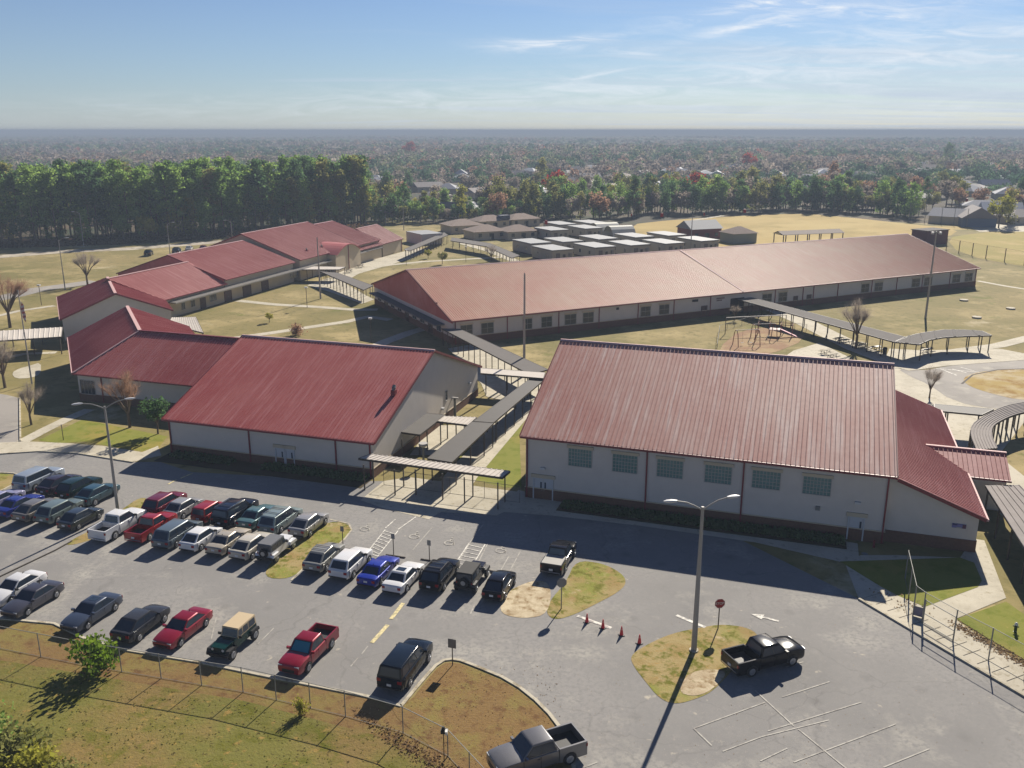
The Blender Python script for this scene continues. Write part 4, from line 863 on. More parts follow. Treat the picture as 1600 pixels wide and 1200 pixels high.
    pane('windshield', B[2], B[3], T[3], T[2], .05, .05, .08); pane('rear_window', B[0], B[1], T[1], T[0], .08, .08, .16 if kind != 'sedan' else .08)
    if shade: pane('sunshade', B[2], B[3], T[3], T[2], .10, .10, .14, .02, SHADE)
    nside = 2 if kind in ('sedan','hatch','pickup','small_pickup','coupe_suv') else 3
    for s in (1, -1):
        BB = (B[1], B[2], T[2], T[1]) if s > 0 else (B[3], B[0], T[0], T[3])
        a, b_, c_, d = map(Vector, BB); pt = lambda u, v: a.lerp(b_, u).lerp(d.lerp(c_, u), v); n = (b_-a).cross(d-a).normalized()*.006
        k = MB(); k.quad(pt(.045,.12)+n, pt(.965,.12)+n, pt(.945,.91)+n, pt(.06,.91)+n); k.build('pillar_trim', BLK, t)
        for i in range(nside):
            u0, u1 = i/nside+.014, (i+1)/nside-.010
            if i == 0: u0 += .05
            if i == nside-1: u1 -= .06
            a, b_, c_, d = map(Vector, BB); pt = lambda u, v: a.lerp(b_, u).lerp(d.lerp(c_, u), v); n = (b_-a).cross(d-a).normalized()*.012
            k = MB(); k.quad(pt(u0,.14)+n, pt(u1,.14)+n, pt(u1,.88)+n, pt(u0,.88)+n); k.build('side_window', g, t)
        # lights, mirrors
        k = MB(); k.box(s*hw*.5, f-.2, hz-.24, s*hw*.86, f-.035, hz-.07) if s > 0 else k.box(s*hw*.86, f-.2, hz-.24, s*hw*.5, f-.035, hz-.07); k.build('headlight', HL, t)
        x0, x1 = sorted((s*hw*.60, s*hw*.89)) if not pk else sorted((s*hw*.86, s*hw*.99))
        k = MB(); k.box(x0, -f-.005 if not pk else -f-.012, tz-.34, x1, -f+.12, tz-.12); k.build('taillight', TLM, t)
        k = MB(); k.box(min(s*bt, s*(hw+.17)), cbf-.32, belt, max(s*bt, s*(hw+.17)), cbf-.17, belt+.16); k.build('mirror', pm if pname != 'white' else BLK, t)
        wb = L*.29
        for yy in (wb+.05, -wb-.02):
            k = MB(); x = s*(hw+.004); n_ = 12
            k.quad(*[(x, yy+(r+.075)*cos(2*pi*i/n_), max(z0, r+(r+.075)*sin(2*pi*i/n_))) for i in (range(n_) if s > 0 else range(n_-1, -1, -1))]); k.build('wheel_arch', BLK, t)
            wheel(t, s*(hw-.075), yy, r, rim or RIM)
    k = MB(); k.box(-.16, -f-.02, .62, .16, -f+.05, .78); k.build('license_plate', PLATE, t)
    k = MB(); k.box(-hw*.86, -f-.03, z0+.1, hw*.86, -f+.1, z0+.2); k.build('rear_bumper', BLK if not pk else CHROME, t)
    k = MB(); k.box(-hw*.5, f-.06, z0+.12, hw*.5, f+.012, hz-.32); k.build('grille', BLK, t)
    if rack:
        for s in (-1, 1): bar(t, 'roof_rail', (s*tp*.92, ctr+.25, H+.05), (s*tp*.92, ctf-.3, H+.05), .05, .06, CHROME if pname != 'black' else BLK)
        for q_ in (.3, .7): y = ctr+(ctf-ctr)*q_; bar(t, 'roof_bar', (-tp*.9, y, H+.07), (tp*.9, y, H+.07), .05, .03, BLK)
    if sunroof: boxp(t, 'sunroof', -tp*.55, ctf-.95, H+.001, tp*.55, ctf-.35, H+.012, GLASS_D)
    if kind in ('sedan',) and not sunroof: bar(t, 'antenna', (0, ctr+.15, H), (0, ctr+.05, H+.12), .04, .03, BLK)
    if pk:
        y0, y1, zf, zw = -f+.02, cbr-.06, .74, tz+.02; k = MB()
        k.box(-hw*.99, y0, z0, hw*.99, y1, zf); k.box(-hw*.99, y0, zf, -hw*.88, y1, zw); k.box(hw*.88, y0, zf, hw*.99, y1, zw); k.box(-hw*.88, y0, zf, hw*.88, y0+.09, zw); k.box(-hw*.88, y1-.05, zf, hw*.88, y1, zw)
        k.build('bed', pm, t)
        if bedcover: boxp(t, 'bed_cover', -hw*.9, y0+.05, zw+.002, hw*.9, y1, zw+.06, bedcover)
        else: boxp(t, 'bed_liner', -hw*.875, y0+.10, zf+.002, hw*.875, y1-.06, zf+.02, BLK)
    return t
WHITE, BLACK, SILV, GRAY, RED, MAR, BLUE, TEAL, NAVY, BEIGE, CHAR = hexc(214,214,214), hexc(22,22,26), hexc(150,150,150), hexc(92,94,98), hexc(150,14,24), hexc(110,12,40), hexc(16,42,150), hexc(44,84,94), hexc(28,44,72), hexc(176,166,148), hexc(52,54,60)
def jeep(label, px, py, end, body, top, pname, spare=True, ang=72.2):
    pm = paint(pname, body, .1); L, W = 4.2, 1.78; p = P(px, py); hd = Vector((cos(R(ang)), sin(R(ang)), 0)); c = p + hd*(L/2)
    t = thing('parked_jeep', label, 'off-roader', (c.x, c.y, Zr+.012), R(ang)-pi/2 if end == 'rear' else R(ang)+pi/2)
    k = MB(); k.box(-.72,-1.75,.5,.72,1.0,1.12); k.hexa([(-.66,.95,.55),(.66,.95,.55),(.56,1.95,.55),(-.56,1.95,.55),(-.66,.95,1.16),(.66,.95,1.16),(.56,1.95,1.08),(-.56,1.95,1.08)]); k.box(-.70,-1.7,1.12,-.66,.9,1.2); k.build('body', pm, t)
    k = MB()
    for s in (-1, 1):
        for y0, y1 in ((1.0,1.98),(-1.72,-.85)):
            x0, x1 = sorted((s*.6, s*.92)); k.hexa([(x0,y0-.12,.70),(x1,y0-.12,.62),(x1,y1+.05,.62),(x0,y1+.05,.70),(x0,y0,.90),(x1,y0,.88),(x1,y1-.08,.88),(x0,y1-.08,.90)])
    k.build('fender', pm if pname == 'white' else BLK, t)
    k = MB(); B = [(-.72,-1.75,1.12),(.72,-1.75,1.12),(.72,.55,1.12),(-.72,.55,1.12)]; T = [(-.66,-1.68,1.74),(.66,-1.68,1.74),(.66,.32,1.74),(-.66,.32,1.74)]; k.hexa(B+T); k.build('cabin', top if top else pm, t)
    k = MB(); k.hexa([(-.69,-1.74,1.70),(.69,-1.74,1.70),(.68,.40,1.70),(-.68,.40,1.70),(-.66,-1.70,1.80),(.66,-1.70,1.80),(.65,.34,1.80),(-.65,.34,1.80)]); k.build('roof_panel', top or BLK, t)
    k = MB(); k.quad((.62,.545,1.17),(-.62,.545,1.17),(-.58,.352,1.68),(.58,.352,1.68)); k.build('windshield', GLASS_D, t)
    k = MB(); k.quad((-.6,-1.765,1.2),(.6,-1.765,1.2),(.56,-1.71,1.64),(-.56,-1.71,1.64)); k.build('rear_window', GLASS_D, t)
    for s in (1, -1):
        for y0, y1 in ((-1.6,-.85),(-.75,-.15),(-.05,.40)):
            X0, X1 = s*.727, s*.682; q_ = [(X0,y0,1.2),(X0,y1,1.2),(X1,y1-.05,1.64),(X1,y0,1.64)]; k = MB(); k.quad(*(q_ if s > 0 else q_[::-1])); k.build('side_window', GLASS_D, t)
        k = MB(); k.tube([(s*.42,1.93,.92),(s*.42,1.975,.92)], .1, 10); k.build('headlight', HL, t)
        k = MB(); k.box(min(s*.6,s*.71), -1.77, .85, max(s*.6,s*.71), -1.74, 1.02); k.build('taillight', TLM, t)
        k = MB(); k.box(min(s*.73,s*.98), .42, 1.15, max(s*.73,s*.98), .5, 1.33); k.build('mirror', BLK, t)
        for yy in (1.45, -1.3): wheel(t, s*.80, yy, .40, RIM)
    k = MB(); k.box(-.85,2.0,.5,.85,2.14,.68); k.build('front_bumper', BLK, t); k = MB(); k.box(-.8,-1.98,.48,.8,-1.85,.66); k.build('rear_bumper', BLK, t)
    if spare:
        k = MB(); k.tube([(0,-1.78,1.02),(0,-2.02,1.02)], [.40,.38], 16); o = k.build('spare_wheel', RUB, t, smooth=40); k = MB(); k.tube([(0,-2.02,1.02),(0,-2.035,1.02)], .2, 12); k.build('rim', RIM, o)
    k = MB()
    for i in range(7): k.box(-.36+i*.11,1.951,.66,-.31+i*.11,1.962,1.0)
    k.build('grille', BLK, t)
    return t
c_ = car
# first rows, far left
c_('big_suv','pale_blue',hexc(150,160,172),'old pale blue boxy wagon at the top left of the car park, leftmost of its row of four',31,773)
c_('coupe_suv','plum_black',hexc(50,44,58),'dark crossover parked second in the top left row beside the old pale wagon',67,779)
c_('suv','dark_green',hexc(24,44,44),'very dark green SUV third in the top left row',98,785)
c_('coupe_suv','teal',hexc(40,76,88),'dark teal hatchback at the right end of the top left row near the lamp post',127,795)
c_('sedan','lavender',hexc(150,150,180),'pale lilac car half cut by the left photo edge behind the blue car',-30,804)
c_('sedan','royal_blue',hexc(28,44,130),'deep blue sedan at the left photo edge in the second row',0,813)
c_('coupe_suv','warm_grey',hexc(112,108,104),'grey-brown crossover right of the blue sedan',30,821)
c_('suv','grey_green',hexc(104,118,116),'grey-green SUV third in the second left row',66,824)
c_('hatch','dark_slate',hexc(44,54,64),'small dark slate hatchback at the right end of the second left row',101,833)
# row facing the drive
c_('suv','maroon',MAR,'deep maroon SUV at the left end of the upper middle row behind the white pickup',233,812)
c_('hatch','silver',SILV,'small silver hatchback between the maroon SUV and the red boxy one',266,816)
c_('short_suv','red',RED,'small bright red boxy SUV with its spare wheel on the back',310,822)
c_('big_suv','navy_black',hexc(16,24,40),'large black-blue SUV with roof rails in the upper middle row',343,829,rack=True)
c_('sedan','steel_teal',hexc(78,112,116),'blue-green sedan between the big black SUV and the silver van',381,831)
c_('minivan','silver_green',hexc(128,144,144),'silver-green minivan with roof rails in the upper middle row',416,839,rack=True)
c_('coupe_suv','silver',SILV,'grey silver crossover at the right end of the upper middle row beside the grass island',463,845)
# second middle row
car('pickup','white',WHITE,'white crew-cab pickup truck at the left end of the lower middle row',152,850,cat='pickup truck',metal=0)
car('small_pickup','red',RED,'small red pickup truck beside the white pickup',208,852,cat='pickup truck')
c_('minivan','slate',hexc(92,104,112),'slate grey minivan right of the small red pickup',250,862)
c_('hatch','white',WHITE,'white crossover with red tail lamps fourth in the lower middle row',292,866,metal=0)
c_('sedan','beige',BEIGE,'beige sedan in the lower middle row between two pale crossovers',333,872)
c_('coupe_suv','cream',hexc(188,182,168),'cream crossover beside the white off-roader with grey roof',371,881,metal=.05)
jeep('white four-door off-roader with grey hard top at the right end of the lower middle row',411,884,'rear',WHITE,mat('grey_hard_top',hexc(96,98,102),.6),'white')
# right row
c_('coupe_suv','champagne',hexc(140,140,134),'champagne grey SUV at the left end of the right row beside the grass island',486,900,rack=True)
c_('suv','white',WHITE,'white SUV with dark tailgate glass second in the right row',528,911,metal=0)
c_('sedan','blue',BLUE,'bright blue sedan between the two white cars',572,922)
c_('sedan','white',WHITE,'white sedan with a dark sunroof right of the bright blue one',612,933,metal=0,sunroof=True)
c_('suv','black',BLACK,'black SUV with a rack of small bright panels on its roof',670,930,rack=True)
jeep('dark off-roader with spare wheel on its back door in the right row',723,931,'rear',hexc(40,36,38),mat('dark_soft_top',hexc(48,46,44),.8),'dark')
c_('hatch','black',BLACK,'black hatchback at the right end of the right row',767,944)
car('small_pickup','black',BLACK,'dark pickup with white bed cover parked alone by the round sign',861,903,cat='pickup truck',bedcover=mat('white_bed_cover',hexc(150,147,140),.6))
# bottom row, fronts towards the fence
c_('sedan','white',WHITE,'white sedan at the left photo edge of the bottom row',-12,952,'front',metal=0)
c_('sedan','dark_grey',hexc(74,74,84),'dark grey sedan second from the left photo edge in the bottom row',14,970,'front')
c_('sedan','blue_grey',hexc(62,72,90),'blue-grey sedan with sunroof in the bottom row, wide gaps either side',108,992,'front',sunroof=True)
c_('coupe_suv','charcoal',CHAR,'charcoal SUV parked nose out behind the small green tree',188,1011,'rear')
c_('sedan','crimson',hexc(140,14,40),'crimson sedan in the bottom row next to the green off-roader',254,1019,'front')
jeep('dark green off-roader with tan top in the bottom row',340,1036,'front',hexc(14,50,46),mat('tan_soft_top',hexc(190,170,136),.8),'green',spare=False)
car('small_pickup','crimson',hexc(140,14,40),'crimson pickup truck with blue windscreen shade, nose towards the fence',452,1061,'front',cat='pickup truck',shade=True)
c_('big_suv','black_blue',hexc(20,28,38),'large black-blue SUV parked nose out beside the brown grass corner',609,1086,'rear',rack=False)
# right and foreground
car('pickup','black',BLACK,'black crew-cab pickup truck parked beside the grass island with the lamp post',1138,1052,'rear',ang=22,cat='pickup truck')
car('pickup','silver_grey',hexc(112,111,112),'silver-grey pickup truck cut by the bottom edge of the photo',905,1171,'rear',ang=205,cat='pickup truck',metal=.3)
# far cars by the wood
for i, (x, y, nm_, rgb, kd, lb) in enumerate([(230,401,'black',BLACK,'suv','small black car far off at the left by the wood, leftmost of the distant cars'),(274,398,'charcoal',CHAR,'big_suv','dark van far off beside a lamp post near the wood'),(294,393,'white',WHITE,'sedan','white car far off near the wood behind the red roofs'),(316,392,'maroon',MAR,'sedan','dark red car far off near the wood, rightmost of the distant cars')]):
    c_(kd, nm_, rgb, lb, x, y, ang=100)

# ------------------------------------------------------------------ lamp posts, poles, signs, fences
def arm(mb, c, d, z, L, rise): 
    pts = [c+Vector((0,0,z-.25))+d*(L*s)+Vector((0,0,rise*sin(s*pi/2))) for s in (0,.15,.35,.6,1)]; mb.tube(pts, [.06,.055,.05,.045,.04], 6); return pts[-1]
def lamp(px, py, h, label, arms, r=.16, L=1.9, group=None, name='street_lamp', rise=.75):
    p = P(px, py); t = thing(name, label, 'lamp post', tuple(p), 0, group); c = Vector((0,0,0))
    k = MB(); k.tube([(0,0,0),(0,0,h)], [r,r*.5], 10); k.build('pole', POLE, t, smooth=40)
    k = MB(); k.tube([(0,0,0),(0,0,.12)], r*1.6, 10); k.build('base', CONC_D, t)
    for a in arms:
        d = Vector((cos(R(a)), sin(R(a)), 0)); k = MB(); e = arm(k, c, d, h, L, rise); ar_ = k.build('arm', POLE, t, smooth=40)
        hdm = MB(); u = d; v = Vector((-d.y, d.x, 0)); pts = [(-.1,.07,.05),(.25,.17,.09),(.6,.17,.08),(.85,.06,.03)]
        ring = []
        for s, w_, hh in pts:
            i = len(hdm.v); hdm.v += [tuple(e+u*s+v*w_*x+Vector((0,0,hh*z_))) for x, z_ in ((-1,0),(-.7,1),(.7,1),(1,0),(.6,-.9),(-.6,-.9))]; ring.append(i)
        for a_, b_ in zip(ring, ring[1:]):
            for q_ in range(6): hdm.f.append((a_+q_, b_+q_, b_+(q_+1) % 6, a_+(q_+1) % 6)); hdm.mi.append(0)
        hdm.f.append(tuple(ring[0]+i for i in range(6))); hdm.f.append(tuple(ring[-1]+i for i in range(5, -1, -1))); hdm.mi += [0, 0]
        hdm.build('lamp_head', LAMPM, t, smooth=50)
    return t
lamp(185,803,11.0,'double-armed lamp post on the grass strip beside the white pickup',(205,20),r=.17)
lamp(1084,1017,11.2,'tall double-armed lamp post on the grass island beside the stop sign',(185,15),r=.21)
for x, y, h, a, lb in [(102,453,11.6,(10,),'far lamp post on the lawn left of the angled wing'),(131,386,10.7,(200,),'far lamp post in front of the pine wood, leftmost one'),(266,399,9.3,(0,),'far lamp post beside the distant dark van'),(434,354,6,(10,),'far lamp post rising behind the stepped red roofs'),(364,386,8,(180,),'faint far lamp post before the pine wood left of the highest red roof'),(603,351,5,(200,),'far lamp post beside the right end of the pine wood')]:
    lamp(x, y, h, lb, a, r=.14, L=1.5)
def pole(px, py, h, label, r=.22, head=True, m=None, cat='pole', name='floodlight_pole'):
    t = thing(name, label, cat, tuple(P(px, py)), 0); k = MB(); k.tube([(0,0,0),(0,0,h)], [r,r*.55], 10); k.build('pole', m or POLE, t, smooth=40)
    if head:
        k = MB(); k.box(-.9,-.05,h-.25,.9,.05,h-.1); k.build('crossbar', STEEL, t)
        for x in (-.75, .75): k = MB(); k.box(x-.22,-.3,h-.5,x+.22,.12,h-.08); k.build('floodlight', LAMPM, t)
    else: k = MB(); k.tube([(0,0,h),(0,0,h+.2)], [.1,.04], 8); k.build('cap', STEEL, t)
    return t
pole(819,588,15.6,'tall pale pole in front of the long building between the two halls',head=False)
pole(1446,497,17.1,'tall leaning floodlight pole on the lawn before the right end of the long building')
pole(501,467,13.4,'tall pale pole in the courtyard by the walkway',head=False,r=.2)
pole(1079,392,11.0,'tall pale pole among the trailer classrooms',head=False,r=.18); pole(631,360,8.5,'pale pole beside the lone white container',head=False,r=.15)
# flagpole
t = thing('flagpole', 'white flagpole with limp red and white flag left of the low wing', 'flagpole', tuple(P(50,600)), 0)
k = MB(); k.tube([(0,0,0),(0,0,13.8)], [.12,.06], 8); k.build('pole', FRAME_W, t); k = MB(); k.tube([(0,0,13.8),(0,0,14.0)], [.12,.05], 8); k.build('finial', STEEL, t)
fl = MB(); N = 8
for i in range(N):
    for s in range(3):
        x0, x1 = .08+s*.16, .24+s*.16; z0, z1 = 12.4-i*.3, 12.4-(i+1)*.3; w0 = .12*sin(i*1.1+s); w1 = .12*sin((i+1)*1.1+s); w2 = .12*sin(i*1.1+s+1); w3 = .12*sin((i+1)*1.1+s+1)
        fl.quad((x0, w0, z0-s*.25), (x1, w2, z0-(s+1)*.25), (x1, w3, z1-(s+1)*.25), (x0, w1, z1-s*.25), m=(i+s) % 2)
fl.build('flag', [mat('flag_white', hexc(210,196,196), .8), mat('flag_red', hexc(160,60,66), .8)], t)
for x, y, lb in [(480,481,'small courtyard lamp near the stepped block'),(635,415,'small path lamp left of the long roof'),(728,410,'small path lamp behind the left end of the long roof'),(580,535,'small courtyard lamp behind the white hall roof'),(65,477,'short dark lamp left of the angled wing')]:
    t = thing('path_lamp', lb, 'lamp', tuple(P(x, y)), 0); k = MB(); k.tube([(0,0,0),(0,0,4.2)], .06, 6); k.build('pole', POLE_B, t); k = MB(); k.box(-.3,-.3,4.2,.3,.3,4.45); k.build('lamp_head', LAMPM, t)
# signs
FONT = None
def text(parent, s, size, m, loc, rot):
    cu = bpy.data.curves.new('letters', 'FONT'); cu.body = s; cu.size = size; cu.extrude = .004; cu.align_x = 'CENTER'; cu.align_y = 'CENTER'
    o = bpy.data.objects.new('tmp', cu); C.objects.link(o); me = o.to_mesh().copy(); bpy.data.objects.remove(o)
    me.name = 'lettering'; me.materials.clear(); me.materials.append(m); x = link('lettering', me, parent); x.location = loc; x.rotation_euler = rot; return x
SRED = mat('stop_red', hexc(150,28,36), .5); SW = mat('sign_white', hexc(216,214,208), .5); SG = mat('sign_back', hexc(120,120,118), .5, metal=.3)
def octo(px, py, h, label, face, ang, name='stop_sign'):
    t = thing(name, label, 'road sign', tuple(P(px, py)), R(ang)); k = MB(); k.box(-.035,.0,0,.035,.05,h+.3); k.build('post', STEEL if face is SG else POLE_B, t)
    k = MB(); q_ = [(.42*cos(R(22.5+45*i)), .42*sin(R(22.5+45*i))) for i in range(8)]
    k.quad(*[(x,-.012,h+z) for x, z in q_]); k.quad(*[(x,-.002,h+z) for x, z in q_[::-1]])
    for i in range(8): a, b = q_[i], q_[(i+1) % 8]; k.quad((a[0],-.002,h+a[1]),(b[0],-.002,h+b[1]),(b[0],-.012,h+b[1]),(a[0],-.012,h+a[1]))
    s = k.build('sign_face', face, t)
    if face is SRED:
        k = MB(); 
        for i in range(8): a, b = q_[i], q_[(i+1) % 8]; k.quad((a[0]*.97,-.015,h+a[1]*.97),(b[0]*.97,-.015,h+b[1]*.97),(b[0]*.91,-.015,h+b[1]*.91),(a[0]*.91,-.015,h+a[1]*.91))
        k.build('sign_border', SW, s); text(s, 'STOP', .27, SW, (0,-.018,h), (pi/2,0,0))
octo(1122,983,2.15,'red octagonal stop sign on the grass island by the tall lamp post',SRED,8)
octo(877,952,2.3,'grey back of a round-looking traffic sign at the tip of the grassy point',SG,10,'traffic_sign')
def psign(px, py, h, label, w=.34, hh=.5, m=None, ang=-18):
    t = thing('parking_sign', label, 'sign', tuple(P(px, py)), R(ang)); k = MB(); k.box(-.03,0,0,.03,.05,h); k.build('post', POLE_B, t)
    k = MB(); k.box(-w/2,-.015,h-hh,w/2,-.001,h); k.build('sign_plate', m or SG, t)
for x, y, h, lb in [(536,856,2.1,'parking sign at the right end of the grass island'),(615,868,2.1,'parking sign behind the hatched walkway'),(671,877,2.0,'parking sign before the third accessible bay')]: psign(x, y, h, lb)
psign(707,1040,2.1,'two-plate sign post on the kerb of the brown grass corner',.6,.7); psign(99,688,2.0,'thin sign post on the lawn left of the lamp',.12,.3); psign(245,806,1.3,'short bollard-like sign between the maroon SUV and the strip',.14,.25,SW)
t = thing('box_on_post', 'small black and white box on a thin post in the brown grass corner', 'marker post', tuple(P(694,1190)), 0)
k = MB(); k.tube([(0,0,0),(0,0,2.0)], .03, 6); k.build('post', POLE_B, t); k = MB(); k.box(-.16,-.14,2.0,.1,.14,2.2); k.tube([(0,0,2.2),(0,0,2.42)], [.12,.07], 8); k.build('head', BLK, t); k = MB(); k.box(.101,-.14,1.92,.24,.14,2.14); k.build('plate', SW, t)
# wheel stops
for i, (x, y, lb) in enumerate([(538,858,'dark wheel stop under the leftmost parking sign'),(618,870,'dark wheel stop under the second parking sign'),(673,877,'dark wheel stop under the third parking sign'),(760,892,'dark wheel stop ahead of the dark off-roader'),(611,886,'dark wheel stop ahead of the bright blue sedan'),(654,893,'dark wheel stop ahead of the white sedan')]):
    t = thing('wheel_stop', lb, 'wheel stop', tuple(P(x, y)), R(-18), 'wheel stops of the accessible bays'); k = MB(); k.hexa([(-.95,-.09,0),(.95,-.09,0),(.95,.09,0),(-.95,.09,0),(-.92,-.06,.12),(.92,-.06,.12),(.92,.06,.12),(-.92,.06,.12)]); k.build('block', mat('dark_rubber', hexc(58,50,46), .9), t)
    for xx in (-.6,.6): k = MB(); k.tube([(xx,0,.12),(xx,0,.13)], .03, 6); k.build('bolt', STEEL, t)
# cones
CO = mat('cone_orange', hexc(214,36,44), .5)
for i, (x, y, lb) in enumerate([(917,973,'pink-red traffic cone, leftmost of four, nearest the round sign'),(942,982,'pink-red traffic cone, second of four'),(971,993,'pink-red traffic cone, third of four'),(999,1006,'pink-red traffic cone, rightmost of four, nearest the lamp island')]):
    t = thing('traffic_cone', lb, 'traffic cone', tuple(P(x, y)+Vector((0,0,Zr+.012))), random.random(), 'traffic cones across the drive'); k = MB(); k.box(-.2,-.2,0,.2,.2,.04); k.build('base', BLK, t)
    k = MB(); k.tube([(0,0,.04),(0,0,.45),(0,0,.75)], [.15,.085,.03], 12); k.build('body', CO, t, smooth=40); k = MB(); k.tube([(0,0,.45),(0,0,.56)], [.089,.069], 12, cap=False); k.build('band', mat('cone_band', hexc(226,120,110), .5), t, smooth=40)
# chain-link fences
def fence_mat():
    m = bpy.data.materials.new('chain_link'); m.use_nodes = True; k = NT(m); b = k.b; b.inputs['Base Color'].default_value = (*hexc(150,148,140), 1); b.inputs['Roughness'].default_value = .6; b.inputs['Alpha'].default_value = .10; return m
CHAIN = fence_mat()
def fence(pts, h, label, gap=3.0, pr=.035, barb=False, posts=None, pm=None):
    pm = pm or STEEL; o0 = pts[0].copy(); t = thing('chain_link_fence', label, 'fence', (o0.x, o0.y, 0), 0); pts = [p-o0 for p in pts]; f = MB(); r = MB()
    me = MB(); me.tube([(0,0,0),(0,0,h+.04)], pr, 6); me = me.mesh('post', pm)
    for a, b in zip(pts, pts[1:]):
        L = (b-a).length; n = max(1, round(L/gap)); z = Vector((0,0,h))
        f.quad(a, b, b+z, a+z); r.beam(a+z, b+z, .035, .035); r.beam(a+Vector((0,0,.06)), b+Vector((0,0,.06)), .02, .02)
        for i in range(n): p = a.lerp(b, i/n); link('post', me, t, loc=tuple(p))
    link('post', me, t, loc=tuple(pts[-1])); f.build('mesh_panel', CHAIN, t); r.build('rail', pm, t)
    return t
fence(PP((-160,1000),(0,1014),(130,1040),(380,1082),(540,1120),(630,1146),(700,1182),(770,1260)),1.9,'chain link fence between the bottom parking row and the grass slope',gap=3.0)
fence(PP((1426,963),(1440,974),(1489,1003),(1544,1033),(1600,1065),(1700,1120)),2.6,'tall chain link fence along the right pavement',gap=3.6,pr=.045)
fence(PP((1414,905),(1426,963)),2.6,'short chain link return beside the gymnasium annex',gap=3,pr=.05)
t = thing('pedestrian_gate', 'metal gate with cross rails in the fence right of the shade', 'gate', tuple(P(1440,974)), 0); g1 = P(1489,1003)-P(1440,974)
for z in (.15,.9,2.0): bar(t, 'rail', (0.02,-.02,z), (g1.x,g1.y-.02,z), .05, .05, STEEL)
for q_ in (.02,.98): bar(t, 'gate_post', tuple(g1*q_+Vector((0,-.06,0))), tuple(g1*q_+Vector((0,-.06,2.1))), .07, .07, STEEL)
c0 = P(1426,963); t = thing('notice_board', 'small dark notice plate low on the fence post', 'sign', tuple(c0+Vector((.3,-.15,0))), R(-35)); boxp(t, 'plate', -.32, -.03, .15, .32, 0, .85, mat('violet_plate', hexc(96,92,120), .6)); boxp(t, 'back_frame', -.36, 0.002, .1, .36, .03, .9, STEEL)
fence(PP((600,758),(812,786)),1.8,'thin fence behind the pale cross roof',gap=3.4,pm=POLE_B,pr=.025)
fence(PP((1120,548),(1124,518),(1170,505),(1260,517)),1.2,'low fence around the playground',gap=2.5)
# hydrant
t = thing('fire_hydrant', 'dark green fire hydrant with pale cap on the lawn at the right edge', 'fire hydrant', tuple(P(1586,988)), 0)
HG = mat('hydrant_green', hexc(24,56,24), .5)
k = MB(); k.tube([(0,0,0),(0,0,.05),(0,0,.06),(0,0,.6),(0,0,.62)], [.17,.17,.11,.11,.14], 10); k.build('barrel', HG, t, smooth=40); k = MB(); k.tube([(0,0,.62),(0,0,.75),(0,0,.82)], [.14,.1,.03], 10); k.build('cap', SW, t, smooth=40)
for a in (0, 120, 240): d = Vector((cos(R(a)), sin(R(a)), 0)); k = MB(); k.tube([d*.1+Vector((0,0,.45)), d*.22+Vector((0,0,.45))], .05, 8); k.build('outlet', HG, t)

# ------------------------------------------------------------------ trailer classrooms and other far school buildings
def trailer(fx, fy, label, ox=840, oy=330, k=5.217, L=11.6, W=6.9, h=3.6, roof=None, group=None):
    p = P(ox+fx/k, oy+fy/k, h); t = thing('trailer_classroom', label.replace('flat-roofed ', '').replace(' behind the long roof', ''), 'trailer classroom', (p.x, p.y, 0), R(28), group)
    m = MB(); m.box(0, 0, .35, W, L, h-.35); m.build('wall', PORTW, t)
    m = MB(); m.box(-.15, -.15, h-.22, W+.15, L+.15, h); m.build('roof', roof or GREYROOF, t); m = MB(); m.box(-.16, -.17, h-.35, W+.16, L+.16, h-.221); m.build('roof_edge', mat('trailer_edge', hexc(84,82,84), .7), t)
    m = MB(); m.box(.1, .1, 0, W-.1, L-.1, .349); m.build('skirt', DARK, t)
    for y in (L*.25, L*.7): window(t, y-.5, y+.5, 1.3, 2.3, b=0, nx=1, nz=1, axis='b', side=-1)
    door(t, W*.2, W*.2+1.0, 2.5, b=0, leaves=1, glass=False, head=False, m=mat('trailer_door', hexc(112,104,100), .7)); window(t, W*.5, W*.5+.9, 1.3, 2.2, b=0, nx=1, nz=1)
    boxp(t, 'air_conditioner', W*.78, -.45, .8, W*.78+.8, -.001, 2.4, STEEL)
    return t
tl = [(470,295,'third from the left'),(120,318,'leftmost'),(760,277,'fourth from the left'),(1045,264,'fifth from the left'),(1335,242,'rightmost, next to the tall pale pole')]
for x, y, w_ in tl: trailer(x, y, 'flat-roofed trailer classroom in the front row behind the long roof, ' + ('second' if w_.startswith('third') else w_ if not w_.startswith(('fourth','fifth')) else ('third' if w_.startswith('fourth') else 'fourth')) + (' from the left' if w_.startswith(('third','fourth','fifth')) else ''), group='trailer classrooms')
for x, y, w_ in [(210,249,'leftmost'),(500,228,'second from the left'),(800,212,'third from the left'),(1070,198,'rightmost, below the barn')]: trailer(x, y, 'flat-roofed trailer classroom in the second row, ' + w_, group='trailer classrooms')
for x, y, w_ in [(110,156,'leftmost'),(390,141,'rightmost, beside the white arched tent')]: trailer(x, y, 'flat-roofed trailer classroom in the third row, ' + w_, group='trailer classrooms')
for x, y, w_ in [(180,109,'left one'),(430,98,'right one, nearest the hedge')]: trailer(x, y, 'flat-roofed trailer classroom in the back row, ' + w_, group='trailer classrooms')
trailer(-55, 262+0, 'flat-roofed trailer classroom at the left end beside the covered path, under a street lamp', group='trailer classrooms')
